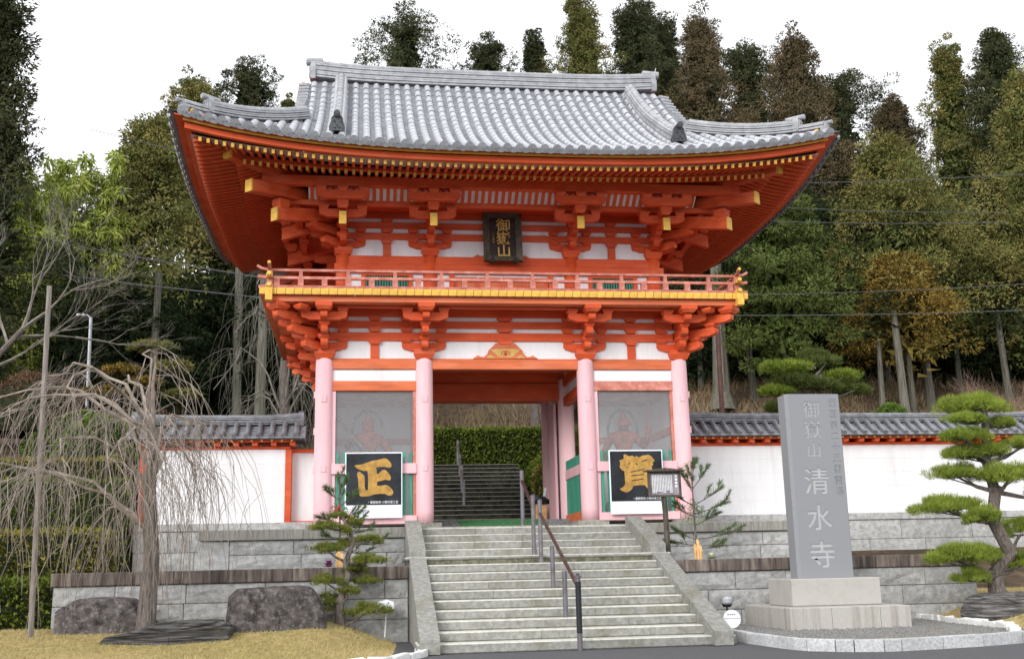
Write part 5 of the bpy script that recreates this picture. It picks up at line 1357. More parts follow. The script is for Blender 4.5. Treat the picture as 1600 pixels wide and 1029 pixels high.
TR=[
(-0.1,46,11.7,24.3,5.1,'b','dk','round topped dark evergreen rising behind the roof ridge, left of its middle'),
(5.9,50,12.7,23.6,3.9,'b','dk','low dark tree crown peeping over the centre of the roof ridge'),
(9.0,48,12.2,23.9,2.6,'c','dk','thin pointed tree peeping over the ridge between the low crown and the tall cedars'),
(11.6,44,11.3,25.7,4.3,'c','ol','tallest cedar behind the right half of the roof ridge'),
(15.8,46,11.7,26.1,4.8,'c','dk','dark tall cedar second from the ridge, top near the picture edge'),
(19.1,50,12.7,26.0,3.8,'c','dk','slim dark cedar behind the right end of the roof ridge'),
(18.5,40,10.3,23.5,4.2,'a','br','brownish pointed cedar just right of the roof ridge'),
(23.1,44,11.3,22.5,4.5,'b','dk','dark broad cedar above the right roof slope'),
(23.9,38,9.9,21.4,4.8,'a','br','brown tinged cedar above the right roof corner'),
(30.4,46,11.7,21.0,5.6,'b','dk','ragged dark cedar to the right of the roof corner'),
(31.2,40,10.3,17.9,4.4,'a','br','shorter brownish cedar below the gap of sky at right'),
(34.2,38,9.9,21.2,3.5,'c','ol','slender olive cedar rising right of the sky gap'),
(36.3,36,9.4,21.8,4.8,'a','dk','tall dark cedar near the right edge of the view'),
(33.9,30,8.0,17.2,6.2,'a','ol','big olive cedar cut by the right edge of the view'),
(23.6,27,6.4,13.5,6.8,'a','ol','broad olive brown cedar in front of the wood at right'),
(27.4,29,7.5,9.7,6.1,'c','ol','olive cedar standing right of the broad brown one'),
(22.6,25,6.0,7.2,4.6,'c','gold','golden brown bushy cedar above the pale trunks at right'),
(16.0,24,4.9,10.7,4.0,'b','gr','fresh green tree right of the balcony corner'),
(-10.3,44,11.3,19.8,3.8,'b','dk','dark bushy conifer above the left roof corner'),
(-13.1,40,10.3,17.7,3.2,'b','ol','small olive crown behind the left roof corner tip'),
(-8.1,48,12.2,18.3,1.5,'c','ol','tiny tree top left of the roof gable'),
(-12.9,27,6.4,13.6,6.0,'a','ol','large olive brown cedar left of the roof corner'),
(-9.6,31,8.2,9.7,5.6,'c','dk','dark evergreen half hidden by the left eave'),
(-15.9,14,1.2,18.8,4.4,'a','dk','tall near dark cedar at the left edge of the view'),
(-19.4,20,2.8,17.5,4.0,'c','dk','dark cedar beyond the left edge of the view'),
(24.8,34,8.9,9.8,5.8,'c','dk','dark evergreen filling the wood behind the broad brown cedar'),
(32.7,33,8.7,11.1,6.3,'c','dk','dark evergreen filling the wood behind the right wall'),
(18.9,35,9.1,10.7,5.4,'b','dk','dark evergreen right behind the fresh green tree'),
(39.5,36,9.4,13.7,6.8,'c','dk','dark evergreen out at the far right'),
(47.1,42,10.8,21.0,7.7,'a','dk','big dark cedar beyond the right edge of the view'),
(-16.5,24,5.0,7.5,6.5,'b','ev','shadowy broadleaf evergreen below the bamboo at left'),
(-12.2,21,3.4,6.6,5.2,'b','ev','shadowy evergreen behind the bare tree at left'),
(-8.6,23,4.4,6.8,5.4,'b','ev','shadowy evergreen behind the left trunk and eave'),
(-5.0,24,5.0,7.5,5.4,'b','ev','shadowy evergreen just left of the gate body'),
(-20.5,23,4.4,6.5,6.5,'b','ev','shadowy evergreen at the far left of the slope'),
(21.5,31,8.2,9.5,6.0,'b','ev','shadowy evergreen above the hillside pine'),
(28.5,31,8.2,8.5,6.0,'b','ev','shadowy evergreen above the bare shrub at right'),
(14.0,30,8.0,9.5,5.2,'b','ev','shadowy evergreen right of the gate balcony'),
]
TR+=[(13.6,52,13.1,21.5,4.5,'b','dk','dark cedar filling the gap behind the two tallest ones'),(21.0,52,13.1,20.5,5,'c','dk','dim cedar behind the gap above the right roof slope'),(27.2,50,12.7,17.5,5,'b','dk','dim cedar seen between the brown cedar and the ragged one'),(34.0,52,13.1,15.5,6,'c','dk','low dim cedar closing the sky gap at right'),(40.5,44,11.3,17.0,5,'b','dk','dim cedar between the two tall ones at right'),(28.6,36,9.4,13.5,5.5,'a','ol','olive cedar left of the sky gap, half height'),(19.6,36,9.4,15.5,4.6,'a','br','brownish cedar right beside the roof corner'),(32.0,28,7.0,12.0,5.6,'a','ol','olive cedar beside the big one at the right edge')]
for i,(x,y,z,H,W,k,c,lab) in enumerate(TR):
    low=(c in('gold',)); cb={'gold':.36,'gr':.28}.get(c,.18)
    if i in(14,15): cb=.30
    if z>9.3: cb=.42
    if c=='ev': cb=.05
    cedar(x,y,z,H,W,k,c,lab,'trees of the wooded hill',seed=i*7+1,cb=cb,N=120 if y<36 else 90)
# trunks whose crowns are lost in the shade of the wood
for j,(x,y,z,z1,r_,lab) in enumerate([(13.7,26,7.0,14,.34,'thick pale cedar trunk with flared foot right of the gate'),(16.0,28,7.3,13.5,.16,'thin leaning pale trunk right of the thick one'),(22.5,34,10.1,19,.2,'tall pale trunk standing in the dark of the wood'),(21.7,24,5.3,10.5,.19,'pale upright trunk under the golden cedar'),(21.1,25,5.9,9.5,.13,'slimmer trunk leaning beside the pale upright one'),(24.1,26,6.1,10.5,.20,'grey trunk right of the golden cedar'),(24.0,30,8.0,12,.21,'shaded trunk behind the golden cedar'),(24.4,32,8.7,12.5,.22,'dim trunk deepest in the wood behind the wall'),(-10.7,18,2.6,10.2,.15,'pale slender trunk with tufts left of the tiled wall'),(-7.8,20,2.8,14.5,.17,'straight grey trunk under the left eave'),(-6.8,18,2.6,13.2,.19,'grey trunk behind the hanging bare twigs'),(28.8,27,6.5,11,.17,'grey trunk near the bare shrub at right')]):
    t=thing('cedar_tree',lab,'tree',(x,y,z-.4),'bare cedar trunks in the wood')
    mb=MB(); l=(.35 if j==1 else .12)*(1 if j%2 else -1); mb.tube([(x,y,z-.9),(x,y,z-.1),(x-l*.3,y,z+(z1-z)*.3),(x-l,y,z1)],[r_*1.9,r_*1.25,r_,r_*.8],10,cap=False); mb.obj('trunk','cbark',t)
    V,F,ti=leaves(np.array([(x-l,y,z1+.3),(x-l+.9,y+.3,z1-.2),(x-l-.9,y-.3,z1+.2),(x-l+.3,y,z1+1.1)]),130,1.7 if j==8 else .9,.22,.1,flat=.7,seed=j+300)
    inst('crown',npmesh('crown',V,F,LEAF['ol' if j==8 else 'ev'],ti),t)
# far wood as one dark mass behind everything
r=np.random.default_rng(77); n=2600; X=r.uniform(-45,85,n); Y=r.uniform(54,62,n); top=np.where(X<4,18+3*np.sin(X*.5),27+2*np.sin(X*.45)); Z=13+r.uniform(0,1,n)*(top-13)
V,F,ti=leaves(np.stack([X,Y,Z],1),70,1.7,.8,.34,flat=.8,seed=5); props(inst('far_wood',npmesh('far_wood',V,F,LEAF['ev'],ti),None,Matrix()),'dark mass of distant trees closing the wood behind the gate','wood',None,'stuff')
# undergrowth right and left: dark bushes on the slope
n=900; X=np.r_[r.uniform(8,48,n),r.uniform(-26,-3,n)]; Y=np.r_[r.uniform(31,40,n),r.uniform(26,34,n)]; Z=hz(0,Y)+r.uniform(.0,4.6,2*n)
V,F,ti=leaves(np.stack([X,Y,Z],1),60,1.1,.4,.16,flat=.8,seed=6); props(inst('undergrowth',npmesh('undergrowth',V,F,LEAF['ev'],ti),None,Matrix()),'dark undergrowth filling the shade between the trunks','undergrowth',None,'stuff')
# dry brush on the bank
n=30000; P=np.stack([r.uniform(-14,36,n),r.uniform(19.3,30,n)],1); P=P[(vnoise(P[:,0],P[:,1],.8,8)>-.12)]
blades('dry_brush',P,hzn(P[:,0],P[:,1]),.62,.012,LEAF['straw'],12,'dry tan grass and brush on the bank behind the walls','dry grass',.6)
# bamboo
def bamboo(x,y,z,H,label,seed):
    t=thing('bamboo_clump',label,'bamboo',(x,y,z),'bamboo at the left'); r=np.random.default_rng(seed); mb=MB(); C=[];R_=[]
    for k in range(11):
        a=r.uniform(0,6.28); l=r.uniform(.6,2.0); h=H*r.uniform(.72,1); ox,oy=r.normal(0,.8,2)
        pts=[(x+ox+math.cos(a)*l*u**2.2,y+oy+math.sin(a)*l*u**2.2,z+h*(u-.10*u**4)) for u in np.linspace(0,1,9)]
        mb.tube(pts,[.05*(1-.8*u) for u in np.linspace(0,1,9)],5,cap=False)
        for u in np.linspace(.38,1.0,15):
            p=(x+ox+math.cos(a)*l*u**2.2+r.normal(0,.28),y+oy+math.sin(a)*l*u**2.2+r.normal(0,.28),z+h*(u-.10*u**4)+r.normal(0,.15)); C.append(p); R_.append(.55*(1.15-u*.6))
    mb.obj('culms','hedgebam',t); V,F,ti=leaves(np.array(C),75,np.array(R_),.36,.085,flat=.8,outward=.5,droop=.5,seed=seed); inst('foliage',npmesh('foliage',V,F,LEAF['bam'],ti),t)
M['hedgebam']=mat('bamboo_culm',(.28,.33,.12),.5,.15,3)
for j,(x,y,H,lab) in enumerate([(-17.8,25,10.4,'yellow green bamboo clump nearest the dark left edge cedar'),(-16.2,26,10.2,'tallest plume of yellow green bamboo against the sky'),(-14.8,27,9.6,'yellow green bamboo leaning towards the olive cedar'),(-19.5,26,9.0,'bamboo clump half hidden by the left edge cedar'),(-16.9,22,7.6,'lower front clump of yellow green bamboo')]): bamboo(x,y,float(hz(0,y)),H+2.9,lab,40+j)
# clipped hedges and azalea domes
def hedge(name,label,cat,x0,x1,y0,y1,z0,z1,col,n,ls=.075,seed=1,dome=False,group=None):
    t=thing(name,label,cat,((x0+x1)/2,(y0+y1)/2,z0),group); r=np.random.default_rng(seed)
    if dome:
        cx,cy=(x0+x1)/2,(y0+y1)/2; a=r.uniform(0,6.28,n); u=r.uniform(0,1,n); ph=np.arccos(1-u*.98)
        D=np.stack([np.sin(ph)*np.cos(a),np.sin(ph)*np.sin(a),np.cos(ph)],1); P=np.array([cx,cy,z0])+D*np.array([(x1-x0)/2,(y1-y0)/2,z1-z0])*r.uniform(.93,1.03,(n,1))
        core=MB(); K=14
        for j in range(7):
            th=math.pi/2*j/6
            core.v+= [(cx+math.cos(2*math.pi*i/K)*math.cos(th)*(x1-x0)*.46,cy+math.sin(2*math.pi*i/K)*math.cos(th)*(y1-y0)*.46,z0+math.sin(th)*(z1-z0)*.93) for i in range(K)]
        for j in range(6): core.f+=[(j*K+i,j*K+(i+1)%K,(j+1)*K+(i+1)%K,(j+1)*K+i) for i in range(K)]
        core.m=[0]*len(core.f)
    else:
        k=n; f=r.choice(3,k,p=[.55,.3,.15]); P=np.stack([r.uniform(x0,x1,k),r.uniform(y0,y1,k),r.uniform(z0,z1,k)],1)
        P[f==0,1]=y0; P[f==1,2]=z1; s=r.uniform(0,1,k)<.5; P[(f==2)&s,0]=x0; P[(f==2)&~s,0]=x1
        rr_=.12; 
        top=P[:,2]>z1-rr_; fr=P[:,1]<y0+rr_; m=top&fr; P[m,2]-=.05
        P+=r.normal(0,.025,(k,3)); P[:,2]+=.05*vnoise(P[:,0],P[:,1],2.2,seed)
        D=np.zeros((k,3)); D[f==0]=(0,-1,.3); D[f==1]=(0,-.2,1); D[f==2]=(0,0,.6)
        core=MB(); core.box(x0+.05,x1-.05,y0+.06,y1-.05,z0,z1-.06)
    core.obj('branches','hedgecore',t)
    d=D+r.normal(0,.6,P.shape); d/=np.linalg.norm(d,axis=1,keepdims=True); s_=np.cross(d,r.normal(size=P.shape)); s_/=np.linalg.norm(s_,axis=1,keepdims=True)
    L=ls*r.uniform(.6,1.4,(len(P),1)); V=np.stack([P-s_*L*.3,P+s_*L*.3,P+d*L],1).reshape(-1,3); ti=np.repeat(np.clip(.45+.5*vnoise(P[:,0],P[:,2]+P[:,1],1.8,seed+2)+r.uniform(-.3,.3,len(P)),0,1),3)
    inst('foliage',npmesh('foliage',V,np.arange(len(V)).reshape(-1,3),LEAF[col],ti),t); return t
M['hedgecore']=mat('hedge_interior',(.02,.028,.01),.95,.3,9)
hedge('clipped_hedge','long clipped green hedge at the head of the stairs beyond the gate','hedge',-3.0,8.0,18.6,20.2,2.6,4.35,'hedge',14000,.13,1)
hedge('clipped_hedge','boxy yellowing hedge at the right side of the stairs beyond the gate','hedge',2.75,4.8,12.2,14.4,.1,2.35,'hedgey',7000,.10,2)
hedge('clipped_shrub','small dark green dome shrub above the yellowing hedge beyond the gate','shrub',2.7,4.2,15.4,16.6,1.6,3.0,'hedge',3000,.10,3,True)
hg='stepped hedges at the left'
for j,(a,b,c,d,e,f,col,lab) in enumerate([(-13.5,-8.05,-3.6,-2.3,-2.3,-.95,'hedge','lowest clipped hedge at left, beside the end of the dark coping'),(-13.5,-7.99,-1.2,.5,-1.9,-.05,'hedgey','second clipped hedge step, yellow green, left of the white wall'),(-14,-8.05,1.6,3.2,-1.2,1.15,'hedge','third hedge step, level with the lower part of the white wall'),(-15,-8.9,4.6,6.4,-.5,1.9,'hedgey','highest clipped hedge step behind the weeping cherry')]):
    hedge('clipped_hedge',lab,'hedge',a,b,c,d,e,f,col,9000,.085,10+j)
for j,(cx,cy,w_,h,z,col,lab) in enumerate([(-9.9,7.5,1.35,1.35,2.6,'azg','bright green dome azalea behind the left wall roof'),(-10.9,9.2,1.6,1.3,3.0,'azg','bright green dome azalea with flat top farther left'),(-12.3,9.5,1.5,1.6,4.0,'azred','big reddish brown azalea dome at far left'),(-9.2,11.5,1.2,1.1,3.0,'azg','small green azalea dome higher up the slope at left'),(-8.7,6.0,.9,.9,1.9,'hedge','olive green dome shrub just above the end of the left wall roof'),(-13.2,7.0,1.2,1.2,1.9,'azred','lower reddish shrub near the left pole'),(-7.2,9.0,1.0,.9,2.6,'azg','little green shrub peeping over the middle of the left wall roof'),(-9.8,14.5,.9,.9,4.0,'azred','red leaved shrub below the dark trees at left')]):
    hedge('dome_shrub',lab,'shrub',cx-w_,cx+w_,cy-w_*.8,cy+w_*.8,z-.9,z+h*.55,col,4200,.085,30+j,True,'azalea domes on the left slope')
hedge('dome_shrub','small bright green dome shrub over the right wall beside the pale trunks','shrub',13.9,15.7,11.2,12.6,2.6,4.25,'azg',3500,.09,50,True)
# ---------------------------------------------------------------- bare branching trees
def fork(mb,p,d,L,r,lv,rr,spread=.55,grav=0.0,tw=None,minr=.004,seg=4,n=4,wob=.18):
    pts,dd=limb(mb,p,d,L,r,n if r>.02 else 3,wob,grav,rr,seg)
    if lv<=0: return
    k=rr.choice([2,3,3]) 
    for q in range(k):
        i=rr.randrange(max(1,seg-2),seg+1) if q else seg
        dv=Vector(pts[i])-Vector(pts[i-1]); dv.normalize()
        nd=(dv+Vector((rr.uniform(-1,1),rr.uniform(-1,1),rr.uniform(-.6,.8)))*spread).normalized()
        fork(mb,pts[i],nd,L*rr.uniform(.6,.85),max(minr,r*rr.uniform(.42,.62)),lv-1,rr,spread,grav,tw,minr,seg,n,wob)
def baretree(name,label,x,y,z,trunk,lims,m,seed,lv=4,L=1.6,r=.09,grav=0,spread=.55,cat='tree',tm='bark',tr=.16):
    t=thing(name,label,cat,(x,y,z)); rr=random.Random(seed)
    mb=MB(); mb.tube(trunk,[tr*(1-.5*i/(len(trunk)-1)) for i in range(len(trunk))],8,cap=False); mb.obj('trunk',tm,t)
    mb=MB()
    for p,d in lims: fork(mb,p,d,L,r,lv,rr,spread,grav)
    mb.obj('branches',m,t); return t
baretree('bare_tree','bare grey spreading tree leaning in from the left in front of the dark wood',-13.6,4.2,.2,[(-13.6,4.2,0),(-12.9,4.2,2.2),(-12.0,4.2,4.0),(-11.2,4.2,5.0)],
 [((-11.2,4.2,5.0),(1,0,.9)),((-11.2,4.2,5.0),(.5,.2,1)),((-12.0,4.2,4.0),(1,-.1,.4)),((-11.5,4.2,4.6),(-.5,.2,1)),((-12.5,4.2,3.2),(-.3,.1,1)),((-11.4,4.2,4.8),(1,.3,.15)),((-12.9,4.2,2.2),(.8,-.2,.35))],'twigp',5,5,1.45,.05,spread=.5,tr=.13)
baretree('bare_shrub','bare reddish twiggy shrub above the right wall at the right edge',19.8,14.2,3.0,[(19.8,14.2,1.4),(19.8,14.2,3.3)],[((19.8,14.2,2.9),(rx,ry,1.3)) for rx,ry in ((-1,.1),(-.6,-.3),(-.2,.2),(.2,-.2),(.6,.2),(1,0),(.0,.5))],'twigr',6,4,1.0,.045,spread=.45,tm='twigr',tr=.07)
baretree('bare_shrub','bare pale shrub by the thick trunk right of the gate',12.0,20.,2.6,[(12,20,2.2),(12,20,3.2)],[((12,20,2.9),(rx,ry,1.2)) for rx,ry in ((-1,.1),(-.4,-.3),(.2,.2),(.8,-.2),(1.2,.2))],'twigp',8,4,1.1,.03,spread=.5,tm='twigp',tr=.05)
# weeping cherry: arching limbs with curtains of hanging twigs
def weeping(name,label,x,y,z,H,W,seed,m,nl=16,nt=26,lean=0,xmin=-9,tr=.17,hang=(1.2,2.9),back=1.0,drop=1.0):
    t=thing(name,label,'tree',(x,y,z),None); rr=random.Random(seed)
    mb=MB(); tp=[(x,y,z-.1),(x+.05,y,z+H*.3),(x-.05,y+.05,z+H*.6),(x+.08,y,z+H*.82)]; mb.tube(tp,[tr*1.3,tr,tr*.85,tr*.5],10,cap=False)
    mb.obj('trunk','bark',t); lb=MB(); tw=MB()
    for i in range(nl):
        a=2*math.pi*i/nl+rr.uniform(-.2,.2); ca,sa=math.cos(a),math.sin(a)*back; h0=z+H*rr.uniform(.34,.84); R0=W*rr.uniform(.45,1)*(.74 if ca>.2 and lean<-.3 else 1); up=H*rr.uniform(.08,.32)
        pts=[]
        for k in range(9):
            u=k/8; pts.append(Vector((x+ca*R0*u+lean*u+rr.uniform(-.15,.15)*u,y+sa*R0*u+rr.uniform(-.15,.15)*u,h0+up*math.sin(u*math.pi*.75)*1.4-u*u*H*.12+rr.uniform(-.1,.1))))
        lb.tube(pts,[.030*(1-.85*k/8)+.005 for k in range(9)],5,cap=False)
        for q in range(nt):
            u=rr.uniform(.12,1); k=min(7,int(u*8)); p=pts[k].lerp(pts[k+1],u*8-k); L=rr.uniform(*hang)*drop; L=min(L,p.z-z-.05)
            if L<.3 or rr.random()<.0: continue
            d=Vector((ca*.55+rr.uniform(-.5,.5),sa*.55+rr.uniform(-.5,.5),rr.uniform(-.1,.45))); sp=[p.copy()]; c=p.copy(); s_=7
            for e in range(s_):
                d=d*.80+Vector((rr.uniform(-.16,.16),rr.uniform(-.16,.16),-.27)); c=c+d.normalized()*(L/s_); sp.append(c.copy())
            tw.tube(sp,[.0062*(1-.6*e/s_) for e in range(s_+1)],3,cap=False)
            for g in range(2):
                e=rr.randrange(1,s_-1); c=sp[e].copy(); dd=Vector((rr.uniform(-.8,.8),rr.uniform(-.8,.8),-.1)); s2=[c.copy()]; L2=L*rr.uniform(.25,.55)
                for f_ in range(4): dd=dd*.6+Vector((0,0,-.45)); c=c+dd.normalized()*(L2/4); s2.append(c.copy())
                tw.tube(s2,[.0045]*4+[.0025],3,cap=False)
    lb.obj('limbs',m,t); tw.obj('hanging_twigs',m,t); return t
weeping('weeping_cherry','bare weeping cherry with curtains of pinkish twigs in the left foreground',-6.35,-5.0,-1.8,3.9,2.6,3,'twig',nl=17,nt=15,lean=-.95,tr=.12)
weeping('weeping_tree','bare weeping tree with pale hanging twigs behind the left side of the gate',-5.4,11,1.2,6.6,2.6,5,'twigp',nl=14,nt=11,hang=(1.5,3.4))
weeping('weeping_tree','bare weeping tree whose twigs hang above the hedge seen through the gate, left one',-.2,23,4.4,5.4,3.0,8,'twigp',nl=14,nt=22,hang=(1.5,3.5))
weeping('weeping_tree','bare weeping tree whose twigs hang above the hedge seen through the gate, right one',4.2,22.5,4.2,5.6,3.0,9,'twigp',nl=14,nt=22,hang=(1.5,3.5))
m=MB(); m.tube([(-8.02,-5.0,-1.9),(-8.10,-5.0,3.72)],[.044,.040],9); props(m.obj('support_pole','wood'),'tall leaning grey wooden pole beside the weeping cherry','pole')
# ---------------------------------------------------------------- pruned pines
def pads(t,L,col,seed,dens=1.0,nl=.11,under=True):
    r=np.random.default_rng(seed)
    for j,(x,y,z,a,b,h) in enumerate(L):
        n=int(5200*dens*a*b/.16+700); n=min(n,13000)
        # lumpy pad: several tufts over a flattened dome
        k=int(22*a*b/.1)+16; ang=r.uniform(0,6.28,k); q=np.sqrt(r.uniform(0,1,k)); wob=1+.22*np.sin(ang*3+j)+.12*np.sin(ang*5+j*2); C=np.stack([x+np.cos(ang)*q*a*.86*wob,y+np.sin(ang)*q*b*.86*wob,z+h*(.62*np.sqrt(1-q*q*.9))*r.uniform(.35,1.25,k)-.05*q*h],1)
        V,F,ti=leaves(C,max(20,n//k),max(.04,min(a,b)*.26)*r.uniform(.7,1.3,k),nl,.0085,flat=.55,outward=.6,up=.75,seed=seed*31+j,tintc=r.uniform(.1,.9,k))
        inst('needle_pad',npmesh('needle_pad',V,F,LEAF[col],ti),t)
t=thing('pruned_pine','small cloud pruned pine between the dark boulder and the stairs','pine tree',(-3.38,-4.42,-1.75))
Y0=-4.42; m=MB(); pr_=[(-3.385,Y0,-1.80),(-3.40,Y0,-1.45),(-3.35,Y0-.02,-1.22),(-3.27,Y0,-.98),(-3.31,Y0,-.75),(-3.19,Y0,-.45),(-3.25,Y0,-.22),(-3.38,Y0,-.02)]
m.tube(pr_,[.09,.07,.055,.05,.045,.04,.03,.02],8,cap=False)
PD=[(-3.42,-.01,.16,.07),(-3.62,-.19,.27,.08),(-3.20,-.12,.14,.07),(-3.30,-.26,.08,.05),(-2.94,-.40,.24,.08),(-3.60,-.55,.32,.10),(-3.30,-.47,.13,.08),(-2.96,-.75,.29,.09),(-3.18,-.90,.22,.11),(-3.60,-1.07,.27,.12),(-2.99,-1.07,.28,.08),(-3.25,-1.24,.2,.07),(-3.62,-1.46,.29,.24),(-2.97,-1.55,.40,.12)]
LL=[]
for k,(x,z,a,h) in enumerate(PD):
    yy=Y0+(-.1 if k%2 else .08); LL.append((x,yy,z-h*.4,a*1.06,min(.27,a*.85),h*2.0)); q=min(pr_,key=lambda p:abs(p[2]-(z-.1))); m.tube([q,((q[0]+x)/2,(q[1]+yy)/2,(q[2]+z)/2-.03),(x,yy,z-.02)],[.028,.02,.012],5,cap=False)
m.obj('trunk','bark',t); pads(t,LL,'pine',4,1.0,.05)
t=thing('pruned_pine','large cloud pruned pine with curving dark trunk at the right edge','pine tree',(7.5,-4.8,-1.6)); Y0=-5.3
import math as _m
def U(px,py,Y): return None
tp=[(7.62,-1.65),(7.64,-1.2),(7.90,-.85),(7.60,-.27),(7.80,.18),(7.72,.70),(7.70,1.45),(7.70,1.75)]
m=MB(); m.tube([(x,Y0+.1*math.sin(i*1.7),z) for i,(x,z) in enumerate(tp)],[.17,.13,.12,.11,.10,.08,.06,.03],10,cap=False)
PR=[(7.62,1.66,.66,.17),(7.28,1.38,.36,.10),(8.15,1.35,.34,.10),(7.15,1.10,.42,.11),(7.55,.84,.60,.13),(8.2,.95,.35,.12),(7.18,.50,.44,.16),(7.92,.42,.60,.17),(6.92,-.08,.58,.17),(7.36,-.30,.36,.17),(8.20,-.52,.36,.22),(6.83,-.93,.56,.19),(7.42,-.88,.42,.12),(7.02,-1.26,.30,.17),(8.12,-1.05,.36,.20),(8.6,.1,.4,.15)]
LL=[]
for k,(x,z,a,h) in enumerate(PR):
    yy=Y0+(-.22 if k%2 else .15); LL.append((x,yy,z-h*.35,a*1.05,min(.52,a*.85),h*2.1)); q=min(tp,key=lambda p:abs(p[1]-(z-.12))); q=(q[0],Y0,q[1])
    mid=((q[0]+x)/2,(q[1]+yy)/2,(q[2]+z)/2-.06); m.tube([q,mid,(x,yy,z-.04)],[.05,.035,.015],6,cap=False)
    for e in range(7): a_=e*.9; m.tube([mid if e%2 else (x,yy,z-.04),(x+math.cos(a_)*a*.75,yy+math.sin(a_)*a*.5,z+.0)],[.014,.006],4,cap=False)
m.obj('trunk','bark',t); pads(t,LL,'pineb',9,1.15,.075)
t=thing('pruned_pine','spreading green pine on the bank above the right wall, behind the monument','pine tree',(12.6,12.5,2.2)); m=MB(); m.tube([(12.6,12.6,1.0),(12.4,12.6,3.6),(12.7,12.6,5.4)],[.16,.12,.06],8,cap=False)
PH=[(11.3,5.55,.95,.28),(12.9,5.85,.95,.30),(11.6,5.1,.8,.22),(13.5,5.35,.9,.28),(12.3,4.95,.9,.25),(13.9,4.9,.7,.22),(10.9,4.75,.55,.22),(12.6,6.1,.5,.25),(11.0,4.2,.6,.2)]
LL=[]
for k,(x,z,a,h) in enumerate(PH):
    LL.append((x,12.5+(.4 if k%2 else -.3),z-.1,a,a*.7,h*1.5)); m.tube([(12.5,12.6,z-.5),((12.5+x)/2,12.6,z-.3),(x,12.5,z-.05)],[.06,.04,.02],5,cap=False)
m.obj('trunk','bark',t)
r=np.random.default_rng(3)
for j,(x,y,z,a,b,h) in enumerate(LL):
    k=30; ang=r.uniform(0,6.28,k); q=np.sqrt(r.uniform(0,1,k)); C=np.stack([x+np.cos(ang)*q*a*.85,y+np.sin(ang)*q*b*.85,z+h*.55*np.sqrt(1-q*q*.9)*r.uniform(.6,1.1,k)],1)
    V,F,ti=leaves(C,110,.24,.16,.022,flat=.55,outward=.6,up=.6,seed=900+j); inst('needle_pad',npmesh('needle_pad',V,F,LEAF['gr' if j%3 else 'pineb'],ti),t)
t=thing('pruned_tree','small olive cloud pruned tree in front of the pale trunk, above the left wall','tree',(-9.55,12,1.0)); m=MB(); m.tube([(-9.6,12,.6),(-9.5,12,3.0),(-9.6,12,6.1)],[.12,.09,.04],7,cap=False)
for j,(dx,z,a) in enumerate([(.0,6.05,.75),(-.9,5.3,.6),(.6,5.4,.75),(-1.4,4.6,.7),(.9,4.5,.6),(-.2,4.9,.5),(-.6,3.7,.8)]):
    k=26; ang=r.uniform(0,6.28,k); q=np.sqrt(r.uniform(0,1,k)); C=np.stack([-9.55+dx+np.cos(ang)*q*a*.85,12+np.sin(ang)*q*a*.6,z+.2*np.sqrt(1-q*q*.9)*r.uniform(.6,1.1,k)],1)
    V,F,ti=leaves(C,60,.2,.13,.05,flat=.5,outward=.5,up=.4,seed=700+j); inst('leaf_pad',npmesh('leaf_pad',V,F,LEAF['gold' if j%2 else 'ol'],ti),t); m.tube([(-9.55,12,z-.5),(-9.55+dx,12,z)],[.04,.02],5,cap=False)
m.obj('trunk','bark',t)
